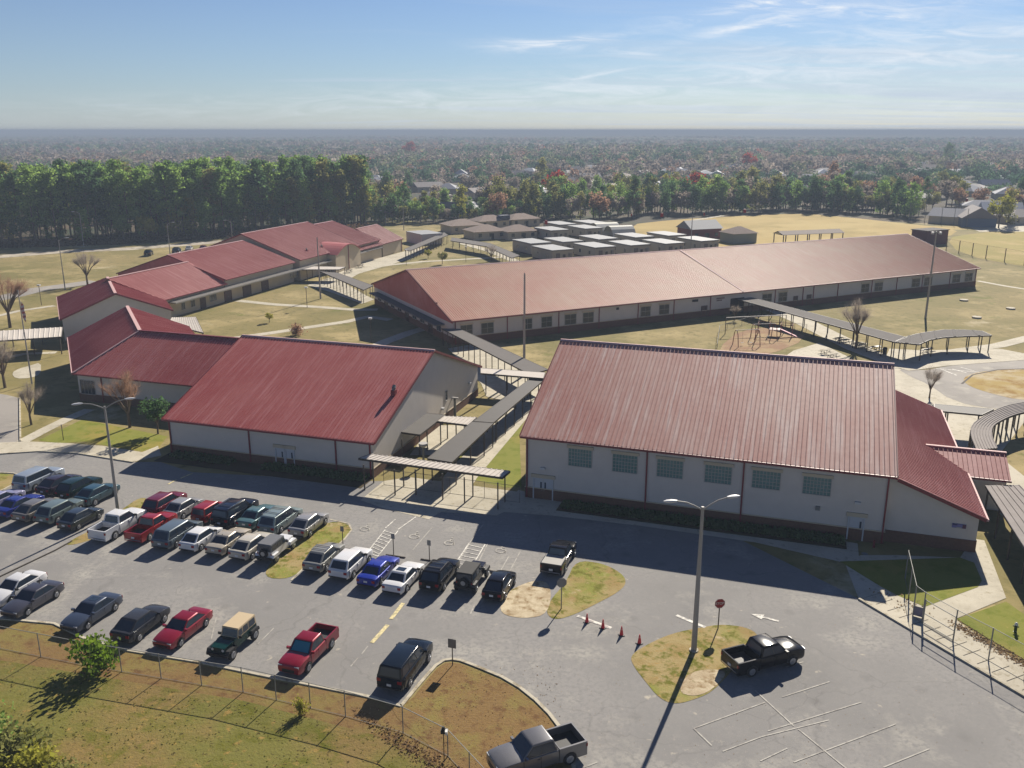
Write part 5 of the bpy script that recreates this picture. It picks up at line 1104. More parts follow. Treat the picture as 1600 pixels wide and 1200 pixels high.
# lone white container
p = P(659.5, 358, 3.4)
t = thing('container_shed', 'lone pale windowless container between the red roofs and the hedge', 'shed', tuple(P(659.5,383)), R(32))
boxp(t, 'wall', -.1, 0, 0, 7.6, 11.5, 3.3, WALL); boxp(t, 'roof', -.2, -.1, 3.3, 7.7, 11.6, 3.45, GREYROOF)
def hip_house(x, y, ang, W, D, he, hr, label, name='house', cat='house', roof=None, wall=None, group=None, gable=False, z0=0, win=3, chim=False, porch=False):
    """house centred at world x,y"""
    t = thing(name, label, cat, (x, y, 0), R(ang), group); o = .5; w2, d2 = W/2, D/2
    boxp(t, 'wall', -w2, -d2, 0, w2, d2, he, wall or WALL2); m = MB(); r = (w2-d2*.95) if not gable else w2+o*.9
    r = max(r, .3); e = [(-w2-o,-d2-o,he),(w2+o,-d2-o,he),(w2+o,d2+o,he),(-w2-o,d2+o,he)]; a, b = (-r,0,hr), (r,0,hr)
    m.quad(e[0], e[1], b, a); m.quad(e[2], e[3], a, b); m.quad(e[1], e[2], b); m.quad(e[3], e[0], a); m.quad(*[(p[0],p[1],he-.01) for p in e[::-1]])
    m.build('roof', roof or SHINGLE, t)
    for i in range(win):
        x_ = -w2 + W*(i+.5)/win; k = MB(); k.box(x_-.6, -d2-.05, 1.0, x_+.6, -d2-.002, 2.2); k.build('window', GLASS_D, t)
    k = MB(); k.box(w2*.1-.5, -d2-.06, .05, w2*.1+.5, -d2-.002, 2.1); k.build('door', DARK, t)
    if chim: boxp(t, 'chimney', w2*.4, .4, he, w2*.4+.8, 1.3, hr+.8, BRICK)
    return t
def at(px, py, z=0): p = P(px, py, z); return p.x, p.y
for px, py, W, D, ang, lb in [(722,362,15,13,25,'tan hip-roofed classroom cottage, leftmost, behind the covered path'),(758,372,14,12,25,'tan hip-roofed classroom cottage with dark roof vent, second from the left'),(808,372,13,11,25,'small tan hip-roofed cottage left of the white trailers'),(764,355,15,11,30,'tan-roofed cottage in the back by the hedge'),(812,352,15,11,30,'flat tan-roofed building behind the cottages')]:
    hip_house(*at(px, py), ang, W*.85, D*.85, 2.8, 4.7, lb, 'classroom_cottage', 'classroom', roof=SHINGLE, group='tan cottages beside the trailers')
t = thing('cooling_unit', 'dark blue-grey box standing behind the tan cottages', 'equipment', tuple(P(787,355)), R(30)); boxp(t, 'housing', -2, -1.5, 0, 2, 1.5, 4.6, mat('slate_panel', hexc(62,70,92), .7)); boxp(t, 'vent', -1.6, -1.56, 1, 1.6, -1.502, 3.6, DARK)
canopy('covered path roof left of the cottages', PP((640,392),(700,367),z=2.8), PP((632,389),(694,363),z=2.8), 2.8, AW_G, ribs=None, gap=3)
canopy('covered path roof in front of the tan cottages', PP((704,376),(760,385),(800,403),z=2.8), PP((706,371),(766,380),(812,399),z=2.8), 2.8, AW_G, ribs=None, gap=3.4)
ribbon(PP((722,380),(765,392),(805,408)), 3, Zc, 'path', CONC)
# barn, shed, pavilion, tents
hip_house(*at(1092,372), 22, 12, 9, 3.6, 6.2, 'red barn-like shed with grey metal roof beside the playing field', 'field_shed', 'shed', roof=mat('grey_metal_roof', hexc(112,118,128), .7), wall=mat('barn_red', hexc(108,52,52), .8), gable=True)
hip_house(*at(1153,378), 200, 9, 8, 3.2, 5.2, 'small green-grey shed with tan roof right of the red barn', 'field_shed', 'shed', wall=mat('sage_wall', hexc(138,144,130), .8), win=1)
A, B = P(1214,380), P(1310,376); t = thing('picnic_pavilion', 'long open pavilion with brown roof on thin posts by the playing field', 'pavilion', tuple((A+B)/2), atan2(B.y-A.y, B.x-A.x)); L = (B-A).length
m = MB(); zt = 3.0; m.quad((-L/2,-3,zt),(L/2,-3,zt),(L/2,0,4),(-L/2,0,4)); m.quad((L/2,3,zt),(-L/2,3,zt),(-L/2,0,4),(L/2,0,4)); m.quad((-L/2,3,zt-.1),(L/2,3,zt-.1),(L/2,-3,zt-.1),(-L/2,-3,zt-.1)); m.build('roof', mat('brown_roof', hexc(104,84,72), .8), t)
me = MB(); me.box(-.12,-.12,0,.12,.12,2.95); me = me.mesh('post', POLE_B)
for i in range(6):
    for y in (-2.7, 2.7): link('post', me, t, loc=(-L/2+.5+(L-1)*i/5, y, 0))
for px, py, s, lb in [(945,366,1.0,'white arched shade tent at the end of the trailer rows, left one'),(968,369,.9,'white arched shade tent, right one, partly folded')]:
    t = thing('arched_tent', lb, 'tent', tuple(P(px, py)), R(20)); m = MB(); n = 8; r_ = 4.2*s
    for i in range(n):
        a0, a1 = pi*i/n, pi*(i+1)/n; m.quad((-4.5,-r_*cos(a0),r_*sin(a0)),(-4.5,-r_*cos(a1),r_*sin(a1)),(4.5,-r_*cos(a1),r_*sin(a1)),(4.5,-r_*cos(a0),r_*sin(a0)))
    m.build('cover', mat('tent_white', hexc(206,204,190), .7), t); m = MB()
    for x in (-4.4, 0, 4.4): m.tube([(x, -r_*cos(pi*i/n)*.97, r_*sin(pi*i/n)*.97) for i in range(n+1)], .06, 5)
    m.build('hoops', STEEL, t)
# running track edge wall round the field
ribbon(PP((1063,372),(1066,352),(1085,344),(1130,337)), 2.5, Zc, 'track', CONC_D)
fence(PP((1600,415),(1540,404),(1478,392)), 3.8, 'tall fence of thin posts before the right ball field', gap=7, pr=.12, pm=mat('weathered_wood', hexc(110,92,60), .9))
fence(PP((1420,345),(1470,350),(1510,355)), 7, 'high backstop netting near the houses on the right', gap=8, pr=.1)
# playground
PG = mat('playground_frame', hexc(124,72,66), .6)
for px, py, a, lb in [(1166,540,10,'red arched swing frame, left one, on the playground soil'),(1193,530,10,'red arched swing frame, right one, on the playground soil')]:
    t = thing('swing_frame', lb, 'swing set', tuple(P(px, py)), R(a)); m = MB()
    for x in (-2.0, 2.0): m.tube([(x,-1.2,0),(x,-.75,2.2),(x,-.3,2.75),(x,.3,2.75),(x,.75,2.2),(x,1.2,0)], .07, 6)
    m.build('arch', PG, t); m = MB(); m.tube([(-2,0,2.8),(2,0,2.8)], .06, 6); m.build('crossbar', POLE, t)
    for x in (-.8,.8): m = MB(); m.tube([(x,0,2.8),(x,0,.6)], .015, 4); m.box(x-.25,-.1,.5,x+.25,.1,.55); m.build('swing', BLK, t)
t = thing('climbing_frame', 'jumble of red bars, panels and a slide on the playground', 'climbing frame', tuple(P(1215,525)), R(-20)); m = MB()
for x in (-3.5,-1.5,.5,2.5):
    for y in (-1,1): m.tube([(x,y,0),(x,y,2.4)], .06, 6)
    m.tube([(x,-1,2.3),(x,1,2.3)], .05, 5)
m.tube([(-3.5,1,2.3),(2.5,1,2.3)], .05, 5); m.tube([(-3.5,-1,2.3),(2.5,-1,2.3)], .05, 5); m.build('frame', PG, t); boxp(t, 'platform', -1.5, -1, 1.2, .5, 1, 1.3, PG)
m = MB(); m.hexa([(.5,-.35,1.25),(.5,.35,1.25),(3.4,.35,.1),(3.4,-.35,.1),(.5,-.35,1.33),(.5,.35,1.33),(3.4,.35,.18),(3.4,-.35,.18)]); m.build('slide', mat('slide_pink', hexc(200,120,140), .4), t)
for px, py, lb in [(1165,522,'thin pale shade sail pole pair at the playground fence'),]:
    t = thing('shade_beam', 'long thin pale beam over the swing frames', 'beam', tuple(P(1180,520)), R(12)); bar(t, 'beam', (-6,0,3.1), (6,0,3.1), .12, .12, FRAME_W); bar(t, 'post', (-6,0,0), (-6,0,3.1), .1, .1, POLE_B); bar(t, 'post', (6,0,0), (6,0,3.1), .1, .1, POLE_B)
def picnic(px, py, label, m_=None, ang=25, dark=True):
    t = thing('picnic_table', label, 'picnic table', tuple(P(px, py)), R(ang), 'picnic tables'); mm = m_ or POLE_B
    boxp(t, 'tabletop', -.95, -.38, .72, .95, .38, .77, mm)
    for s in (-1, 1): boxp(t, 'bench', -.95, s*.75-.14, .43, .95, s*.75+.14, .47, mm)
    for x in (-.6,.6): k = MB(); k.beam((x,-.75,.4),(x,.75,.4),.05,.07); k.beam((x,-.5,0),(x,-.2,.72),.05,.05); k.beam((x,.5,0),(x,.2,.72),.05,.05); k.build('leg_frame', POLE_B, t)
for px, py, lb in [(1312,534,'dark picnic table under the pale walkway roof, leftmost'),(1320,537,'dark picnic table under the pale walkway roof, second'),(1342,542,'dark picnic table under the pale walkway roof, third'),(1349,544,'dark picnic table under the pale walkway roof, fourth'),(1368,548,'dark picnic table beside the bin, fifth'),(1449,552,'picnic table under the hooked end roof'),(1290,553,'pale concrete table in the round plot behind the gymnasium ridge'),(1300,560,'pale concrete table right behind the gymnasium ridge'),(545,426,'table on the terrace by the stepped block, right'),(563,418,'table on the terrace by the stepped block, far one'),(530,434,'table on the terrace by the stepped block, near one')]: picnic(px, py, lb, CONC_D if 'pale' in lb else None)
t = thing('trash_bin', 'dark trash bin under the pale walkway roof', 'bin', tuple(P(1382,553)), 0); k = MB(); k.tube([(0,0,0),(0,0,1.0)], [.34,.38], 12); k.build('barrel', BLK, t, smooth=40); k = MB(); k.tube([(0,0,1.0),(0,0,1.15)], [.4,.25], 12); k.build('lid', BLK, t)
t = thing('water_tank', 'small round white tank on a stand between the canopies', 'tank', tuple(P(662,728)), 0); k = MB(); k.tube([(0,0,2.3),(0,0,2.5),(0,0,2.7)], [.35,.5,.5], 14); k.build('dish', FRAME_W, t); k = MB(); k.tube([(0,0,0),(0,0,2.3)], .12, 8); k.build('stand', STEEL, t)
for px, py, h, lb in [(711,650,2.9,'thin service pole with a cross bar at the white hall gable, near one'),]:
    t = thing('service_pole', lb, 'utility post', tuple(P(px, py)), R(-18)); k = MB(); k.box(-.15,-.1,0,.15,.1,2.4); k.build('cabinet', STEEL, t); k = MB(); k.box(-.5,-.12,2.4,.5,.12,2.55); k.build('cap', FRAME_W, t)
for px, py, lb in [(1500,473,'pale round plate on the lawn before the right end of the long building'),(1506,470,'low concrete block on the lawn, left one'),(1579,483,'low concrete block on the lawn, right one'),(1526,497,'pale concrete disc on the lawn')][1:]:
    t = thing('concrete_base', lb, 'block', tuple(P(px, py)), 0); k = MB(); k.tube([(0,0,0),(0,0,.3)], .9, 12); k.build('block', CONC, t)

# ------------------------------------------------------------------ vegetation
def thin(k, col):
    t = k.n('ShaderNodeBsdfTranslucent'); k.l(col, t.inputs['Color']); mx = k.n('ShaderNodeMixShader'); mx.inputs[0].default_value = .58
    k.l(k.b.outputs[0], mx.inputs[1]); k.l(t.outputs[0], mx.inputs[2]); k.l(mx.outputs[0], k.t.nodes['Material Output'].inputs['Surface'])
def leafmat(name, c1, c2, tr=.0):
    m = bpy.data.materials.new(name); m.use_nodes = True; k = NT(m); b = k.b; b.inputs['Roughness'].default_value = .8; b.inputs['Specular IOR Level'].default_value = .15
    g = k.n('ShaderNodeNewGeometry'); r = k.n('ShaderNodeValToRGB'); r.color_ramp.elements[0].color = (*c1, 1); r.color_ramp.elements[1].color = (*c2, 1)
    oi = k.n('ShaderNodeObjectInfo'); ad = k.n('ShaderNodeMath', operation='MULTIPLY_ADD'); k.l(g.outputs['Random Per Island'], ad.inputs[0]); ad.inputs[1].default_value = .6
    mu = k.n('ShaderNodeMath', operation='MULTIPLY'); k.l(oi.outputs['Random'], mu.inputs[0]); mu.inputs[1].default_value = .4; k.l(mu.outputs[0], ad.inputs[2])
    k.l(ad.outputs[0], r.inputs[0]); k.l(r.outputs[0], b.inputs['Base Color'])
    thin(k, r.outputs[0])
    return m
L_PINE = leafmat('pine_needles', hexc(92,128,60), hexc(160,184,98))
L_PINE2 = leafmat('dark_evergreen', hexc(60,92,60), hexc(110,138,86))
L_OLIVE = leafmat('olive_foliage', hexc(108,114,62), hexc(156,152,92))
L_TAN = leafmat('bare_twigs', hexc(128,118,110), hexc(172,160,146))
L_RUST = leafmat('russet_leaves', hexc(136,106,86), hexc(172,138,112))
L_RED = leafmat('red_leaves', hexc(140,42,36), hexc(186,82,62))
L_YEL = leafmat('yellow_green_leaves', hexc(132,136,48), hexc(176,170,76))
BARK = mat('bark', hexc(104,88,72), .95, var=.2, scale=3)
rnd = random.Random(11)
def quad_at(mb, c, s, el=1.0, up=.5):
    n = Vector((rnd.gauss(0,1), rnd.gauss(0,1), rnd.gauss(0,1)+up)).normalized(); a = n.orthogonal().normalized(); a.rotate(__import__('mathutils').Quaternion(n, rnd.uniform(0, 6.28))); b = n.cross(a)
    a = a*s*.5; b = b*s*.5*el; mb.quad(c-a-b, c+a-b*.6, c+a*.7+b, c-a*.8+b*.8)
def tree_meshes(kind):
    """unit meshes (trunk, crown) about real size"""
    tr = MB(); cr = MB()
    if kind == 'pine':
        H = 23; tr.tube([(0,0,0),(.15,.1,H*.5),(0,.05,H*.93)], [.28,.2,.07], 6)
        for i in range(34):
            z = H*(.22+.78*rnd.random()**.75); k = (1-(z/H-.22)/.8); r = (1.0+2.9*max(.12, min(1, k*1.4)))*rnd.uniform(.6,1.1); a = rnd.uniform(0, 6.28); e = Vector((r*cos(a), r*sin(a), z+rnd.uniform(-.2,.7)))
            tr.tube([(0,0,z-.5), tuple(e)], [.07,.025], 4, cap=False)
            for _ in range(30): c = e + Vector((rnd.gauss(0,.8), rnd.gauss(0,.8), rnd.gauss(.1,.5))); quad_at(cr, c, rnd.uniform(.45,.8))
            for _ in range(8): c = e*.55 + Vector((rnd.gauss(0,.5), rnd.gauss(0,.5), z*.45+rnd.gauss(0,.4))); quad_at(cr, c, .6)
    elif kind == 'round':
        H = 12; tr.tube([(0,0,0),(.1,0,3.2)], [.3,.22], 6)
        cl = []
        for i in range(20):
            a = rnd.uniform(0,6.28); u = rnd.uniform(-.7,1); r = sqrt(max(0,1-u*u)); rr = rnd.uniform(.55,1.0); c = Vector((3.9*r*cos(a)*rr, 3.9*r*sin(a)*rr, 7.2+4.0*u*rr)); cl.append(c)
            tr.tube([(.05,0,3.0), tuple(c*.5+Vector((0,0,2.6))), tuple(c)], [.12,.07,.02], 4, cap=False)
            for _ in range(46): d = Vector((rnd.gauss(0,1), rnd.gauss(0,1), rnd.gauss(0,.8))).normalized()*1.55*rnd.random()**.4; quad_at(cr, c+d, rnd.uniform(.4,.75))
    elif kind == 'bare':
        tr.tube([(0,0,0),(.05,0,2.4)], [.26,.2], 6)
        for i in range(12):
            a = rnd.uniform(0,6.28); t_ = rnd.uniform(.25,1.0); e = Vector((3.4*t_*cos(a), 3.4*t_*sin(a), 7.5-2.2*t_+rnd.uniform(-.6,1.2))); mid = Vector((e.x*.45, e.y*.45, 4.4)); tr.tube([(0,0,2.2), tuple(mid), tuple(e)], [.12,.07,.02], 4, cap=False)
            for _ in range(150):
                s = rnd.uniform(.25,1.05); p = mid.lerp(e, s); d = Vector((rnd.gauss(0,.6), rnd.gauss(0,.6), rnd.uniform(.2,1.3))); w = Vector((rnd.gauss(0,1), rnd.gauss(0,1), 0)).normalized()*.016
                q_ = p+d*rnd.uniform(.6,1.1)+Vector((e.x,e.y,0))*rnd.uniform(0,.12); cr.quad(p-w, p+w, q_+w*.5, q_-w*.5)
                v_ = q_+Vector((rnd.gauss(0,.35), rnd.gauss(0,.35), rnd.uniform(.1,.5))); cr.quad(q_-w*.8, q_+w*.8, v_+w*.5, v_-w*.5)
    elif kind == 'tall':
        tr.tube([(0,0,0),(.1,0,10)], [.3,.08], 6)
        for i in range(34):
            z = rnd.uniform(1.5,15); r = 3.1*sin(pi*min(1,(z-.5)/15.5))**.6*rnd.uniform(.4,1); a = rnd.uniform(0,6.28); c = Vector((r*cos(a), r*sin(a), z))
            for _ in range(34): d = Vector((rnd.gauss(0,.75), rnd.gauss(0,.75), rnd.gauss(0,.7))); quad_at(cr, c+d, rnd.uniform(.4,.75))
    elif kind == 'shrub':
        for i in range(9):
            a = rnd.uniform(0,6.28); r = rnd.uniform(0,1.3); c = Vector((r*cos(a), r*sin(a), rnd.uniform(.4,1.5)))
            tr.tube([(0,0,0), tuple(c)], [.04,.015], 4, cap=False)
            for _ in range(90): quad_at(cr, c+Vector((rnd.gauss(0,.4), rnd.gauss(0,.4), rnd.gauss(0,.35))), rnd.uniform(.12,.26))
    return tr.mesh('trunk', BARK, 40), cr
VAR = {}
def variant(kind, i):
    if (kind, i) not in VAR: VAR[(kind, i)] = tree_meshes(kind)
    return VAR[(kind, i)]
CM = {}
def plant(kind, i, lm, x, y, s, name, label, cat='tree', group=None, sz=None, trunk=True):
    tm, cb = variant(kind, i); key = (kind, i, lm.name)
    if key not in CM: CM[key] = cb.mesh('crown', lm)
    t = thing(name, label, cat, (x, y, 0), rnd.uniform(0, 6.28), group); t.scale = (s, s, sz or s)
    if trunk: link('trunk', tm, t)
    link('crown', CM[key], t); return t
# the pine wood at the left: front line then rows behind
fl_ = [P(x, y) for x, y in ((-140,390),(0,383),(200,377),(330,369),(470,360),(570,352))]
def along(L, t):
    n = len(L)-1; i = min(n-1, int(t*n)); return L[i].lerp(L[i+1], t*n-i)
npine = 0
for row in range(5):
    n = (58, 52, 46, 42, 34)[row]
    for i in range(n):
        if rnd.random() < .16: continue
        t = (i+rnd.uniform(.1,.9))/n; p = along(fl_, t); d = Vector((-p.y, p.x, 0)).normalized(); o = Vector((p.x, p.y, 0)).normalized()*(row*7+rnd.uniform(0,7)+2)
        p = p + o; u = rnd.random(); lm = L_PINE if u < .66 else L_PINE2 if u < .86 else L_OLIVE
        s = rnd.uniform(.66,1.0) if rnd.random() < .45 else rnd.uniform(.95,1.1)
        plant('pine', rnd.randrange(4), lm, p.x, p.y, s*1.05, 'pine_tree', 'tall green pine in the dense wood at the left' if row < 2 else 'pine crown showing behind the front of the left wood', group='pines of the left wood front' if row < 2 else 'pines deeper in the left wood', sz=s); npine += 1
for i in range(120):       # understory at the wood's edge
    t = (i+rnd.random())/46; p = along(fl_, t); p = p*(1-rnd.uniform(-.05,.010)); plant(rnd.choice(['round','tall','tall']), rnd.randrange(4), rnd.choice([L_PINE2, L_OLIVE, L_PINE, L_PINE, L_PINE, L_YEL]), p.x, p.y, rnd.uniform(.5,1.0), 'understory_tree', 'low bushy tree at the foot of the pine wood', group='low trees at the foot of the pine wood')
bx = MB()                 # brush strip in front of the wood
for i in range(5200):
    t = rnd.random(); p = along(fl_, t); p = p*(1-rnd.uniform(0,.03)); quad_at(bx, Vector((p.x+rnd.uniform(-2,2), p.y, rnd.uniform(.1,2.0)*rnd.random())), rnd.uniform(.4,.9))
bx.build('brushwood', leafmat('brush_brown', hexc(70,56,44), hexc(124,98,72)), kind='stuff', label='brown brushwood along the foot of the pine wood', cat='brush')
# hedgerow behind the trailers and tree belts right of it
def belt(L, n, kinds, name, label, group, smin, smax, depth=6):
    for i in range(n):
        t = (i+rnd.uniform(.1,.9))/n; p = along(L, t); p = p*(1+rnd.uniform(0, depth)/p.length); kd, lm = rnd.choice(kinds)
        plant(kd, rnd.randrange(4), lm, p.x, p.y, rnd.uniform(smin, smax), name, label, group=group)
belt([P(x, y) for x, y in ((585,352),(640,349),(720,347),(800,345),(830,346))], 40, [('round',L_PINE2),('round',L_PINE),('round',L_OLIVE),('tall',L_YEL),('round',L_TAN),('tall',L_PINE2)], 'hedgerow_tree', 'bushy small tree in the hedgerow behind the tan cottages', 'hedgerow behind the cottages', .4, .72, 10)
belt([P(x, y) for x, y in ((830,346),(900,344),(1000,340),(1060,337))], 40, [('tall',L_PINE2),('round',L_PINE2),('tall',L_OLIVE),('tall',L_PINE),('round',L_TAN)], 'belt_tree', 'mixed tall tree in the belt behind the trailer classrooms', 'tree belt behind the trailers', .6, .98, 26)
belt([P(x, y) for x, y in ((1060,337),(1150,333),(1250,329),(1330,333),(1440,343))], 64, [('tall',L_PINE2),('tall',L_OLIVE),('tall',L_PINE),('tall',L_PINE2),('round',L_OLIVE),('round',L_TAN)], 'belt_tree', 'mixed tall tree in the belt beyond the playing field', 'tree belt beyond the playing field', .62, 1.02, 18)
for x, y, kd, lm, s, lb in [(1560,356,'round',L_YEL,1.1,'yellow-green round tree beside the houses at the far right'),(1574,352,'tall',L_OLIVE,.9,'olive tree just right of the yellow-green round one'),(570,350,'tall',L_YEL,.9,'yellowish tree at the right end of the pine wood'),(585,346,'tall',L_OLIVE,.85,'olive tree at the right end of the pine wood'),(575,318,'round',L_RUST,1.0,'rust-coloured tree behind the end of the pine wood'),
     (866,318,'round',L_RED,1.5,'vivid red tree among the houses in the middle'),(1085,318,'round',L_RED,1.4,'orange-red tree left of the playing field belt'),(640,248,'round',L_RED,2.0,'reddish crown far off left of the middle'),(655,345,'round',L_YEL,.7,'bright yellow-green bush in the hedgerow'),(875,340,'round',L_YEL,.8,'yellow bush left of the tree belt'),(1300,300,'tall',L_RUST,1.1,'rust crown above the field belt'),(1170,272,'round',L_RED,1.6,'dark red crown above the field belt on the left'),(1050,300,'round',L_RED,.9,'small red tree behind the belt'),
     (1485,300,'round',L_PINE2,1.1,'dark round tree in front of the grey house roofs'),(1480,262,'tall',L_PINE2,1.5,'tall dark conical tree among the far right roofs'),(1593,325,'tall',L_PINE2,.9,'dark tree cut by the right photo edge')]:
    p = P(x, y); plant(kd, 1, lm, p.x, p.y, s, 'single_tree', lb)
# near trees
def near(kind, i, lm, px, py, s, label, name='bare_tree', cat='tree', sz=None): p = P(px, py); return plant(kind, i, lm, p.x, p.y, s, name, label, cat, sz=sz)
near('bare',0,L_RUST,16,512,1.25,'reddish bare tree at the left photo edge beyond the walkway roof')
near('bare',1,L_TAN,137,445,.95,'bare grey-brown tree behind the dark red wing')
near('bare',2,L_TAN,49,664,.62,'thin pale bare tree beside the flagpole foot')
near('bare',3,L_RUST,203,668,.82,'bare reddish-brown tree before the low wing')
near('round',2,L_PINE2,247,678,.42,'green tree at the left corner of the white hall','green_tree')
near('bare',0,L_TAN,8,606,.85,'bare tree at the left photo edge below the walkway roof')
near('bare',2,L_TAN,1337,545,1.0,'thin bare tree beside the pale walkway roof')
near('bare',3,L_TAN,1452,622,.5,'small bare tree between annex and round drive')
near('round',1,L_YEL,421,504,.18,'small yellowing tree on the courtyard lawn','young_tree')
near('shrub',1,L_RUST,462,524,1.0,'low reddish shrub by the courtyard path','shrub','shrub')
near('round',3,L_OLIVE,691,413,.34,'small olive tree behind the left end of the long roof','young_tree')
near('round',0,L_YEL,669,404,.26,'small yellowish tree left of the olive one','young_tree')
near('bare',1,L_TAN,1148,500,.35,'tiny bare tree in the shade by the playground','young_tree')
near('bare',1,L_TAN,768,408,.55,'grey bare tree behind the ridge of the long roof')
p = P(152,1049); plant('shrub',0,leafmat('sapling_leaves',hexc(70,100,24),hexc(126,146,50)),p.x,p.y,1.15,'sapling','bright green sapling leaning at the fence behind the charcoal SUV','young tree',sz=1.35)
p = P(470,1118); plant('shrub',1,L_YEL,p.x,p.y,.3,'weed','small yellow-green weed at the foot of the fence','plant',sz=.6)
for i, (x, y, s) in enumerate([(18,1192,1.15),(62,1215,1.1),(-18,1165,1.1),(100,1232,.9),(48,1168,.6)]):
    p = P(x, y); plant('shrub', i % 3, [L_OLIVE,L_YEL,L_PINE,L_OLIVE,L_OLIVE][i], p.x, p.y, s, 'roadside_bush', ['olive bush at the bottom left corner','yellowish bush beside the olive one at the bottom edge','dark green bush at the left edge of the slope','olive bush at the bottom edge, rightmost of the corner clump','small olive bush at the top of the corner clump'][i], 'bush')
# hedge beds along the gymnasium and the white hall
def bed(F_, a0, a1, b0, b1, h, n, label, lm):
    mb = MB()
    for i in range(n): p = F_.w(rnd.uniform(a0,a1), rnd.uniform(b0,b1), rnd.uniform(.05,h)); quad_at(mb, p, rnd.uniform(.15,.34))
    mb.build('hedge', lm, kind='stuff', label=label, cat='hedge')
bed(FA, 4.6, 31.0, -1.3, .2, .5, 5200, 'low dark hedge along the foot of the gymnasium front wall', L_PINE2)
bed(FB, 1.5, 9.5, -1.3, .2, .55, 1200, 'low hedge along the white hall front, left of its doors', L_PINE2)
bed(FB, 13.5, 26, -1.3, .2, .6, 1800, 'low hedge along the white hall front, right of its doors', L_PINE2)
sheet('planting_bed', [FA.w(4.3,.38), FA.w(4.3,-1.9), FA.w(31.2,-1.9), FA.w(31.2,.38)], Zp+.004, G_FOREST); sheet('planting_bed', [FB.w(.4,.38), FB.w(.4,-2.6), FB.w(26.4,-2.6), FB.w(26.4,.38)], Zp+.004, G_FOREST)
# grass tufts, leaf litter
tf = MB()
def inpoly(x, y, poly):
    c = False; n = len(poly)
    for i in range(n):
        a, b = poly[i], poly[i-1]
        if (a.y > y) != (b.y > y) and x < (b.x-a.x)*(y-a.y)/(b.y-a.y)+a.x: c = not c
    return c
sl = PP((-60,1060),(130,1062),(380,1100),(590,1155),(700,1205),(740,1300),(-60,1300)); xs = [p.x for p in sl]; ys = [p.y for p in sl]
k = 0
while k < 2600:
    x, y = rnd.uniform(min(xs),max(xs)), rnd.uniform(min(ys),max(ys))
    if not inpoly(x, y, sl): continue
    if noise.noise(Vector((x*.35, y*.35, 3))) < rnd.uniform(-.25,.5): k += 1; continue
    quad_at(tf, Vector((x, y, .05)), rnd.uniform(.04,.13), up=2.5); k += 1
tf.build('grass_tufts', leafmat('tuft_grass', hexc(120,122,52), hexc(176,162,96)), kind='stuff', label='rough grass tufts on the slope below the fence', cat='grass')
lt = MB()
for A_, B_, n_, w_ in ((P(1492,975), P(1640,1062), 900, .5), (P(560,1112), P(640,1170), 260, .5), (P(640,1165), P(720,1225), 420, .6), (P(1380,925), P(1440,955), 90, 1.2)):
    for i in range(n_): p = A_.lerp(B_, rnd.random())+Vector((rnd.gauss(0,w_*.6), rnd.gauss(0,w_*.6), .04+rnd.random()*.05)); quad_at(lt, p, rnd.uniform(.06,.16), up=2)
for q_ in range(420): p = P(rnd.uniform(640,880), rnd.uniform(1040,1200)); quad_at(lt, p+Vector((0,0,.04)), rnd.uniform(.04,.1), up=2)
for q_ in range(260): p = P(rnd.uniform(900,1600), rnd.uniform(960,1200)); quad_at(lt, p+Vector((0,0,.035)), rnd.uniform(.03,.07), up=3)
lt.build('leaf_litter', leafmat('dry_leaves', hexc(96,66,40), hexc(196,170,130)), kind='stuff', label='dry leaves scattered along kerbs and grass', cat='leaf litter')

# ------------------------------------------------------------------ the town under trees
HR = [hexc(150,152,160), hexc(128,120,118), hexc(172,166,160), hexc(200,202,206), hexc(140,122,112)]
HM = [mat('far_roof_%s' % n, c, .8) for n, c in zip(('grey','brown','tan','white','rust'), HR)]
houses = [(668,290,1),(700,293,0),(680,305,2),(745,300,1),(820,308,1),(838,300,0),(790,303,1),(770,292,3),(660,324,0),(705,330,1),(735,327,0),(560,282,3),(930,292,2),(1005,300,3),(1045,290,2),(1120,270,3),(1210,268,2),(1285,268,3),(1325,275,2),(1222,300,3),(1395,250,4),(1490,340,0),(1500,283,3),(1515,297,0),(1552,287,0),(1580,300,1),(1535,322,0),(1562,330,3),(1590,340,1),(1455,262,1),(1010,246,3),(720,268,0),(900,262,1),(1540,262,1),(1590,270,2),(1435,308,2),(1380,300,0),(880,283,1),(960,275,0)]
rh_ = random.Random(3)
for _ in range(52):
    yy = rh_.choice([rh_.uniform(250,266), rh_.uniform(262,285), rh_.uniform(280,305)]); houses.append((rh_.uniform(560,1600), yy, rh_.choice([0,1,2,2,3,3,4])))
for i, (x, y, c) in enumerate(houses):
    px_, py_ = at(x, y+9*(300/ max(260, y))**0)
    hip_house(px_, py_, rnd.uniform(0,180), rnd.uniform(13,18), rnd.uniform(9,12), 3.0, rnd.uniform(5.2,6.4), 'small single-storey house with a shallow roof among the trees of the town', 'town_house', 'house', roof=HM[c], group='houses of the town among the trees', gable=i % 3 == 0, win=3)
fa = hip_house(*at(1522,352), 75, 16, 12, 3.4, 7.5, 'blue-grey house with brown gable roof beyond the ball field', 'town_house', 'house', roof=HM[1], wall=mat('blue_grey_wall', hexc(92,108,128), .8), gable=True)
for x, y, w_, d_2 in ((1555,357,60,4),(700,322,50,5),(760,315,45,6),(800,327,40,5)):
    p = P(x, y); sheet('yard', [p+Vector((-w_/2,-d_2,0)), p+Vector((w_/2,-d_2,0)), p+Vector((w_/2,d_2*2,0)), p+Vector((-w_/2,d_2*2,0))], Zl, G_FIELD)
sheet('town_street', PP((650,322),(700,314),(745,306),(780,309),(735,320),(690,330)), Zr, ASPH2)
sheet('town_street', PP((1508,352),(1560,350),(1640,352),(1640,362),(1530,362)), Zr+.001, CONC)
HP = [P(x, y+9) for x, y, c in houses]
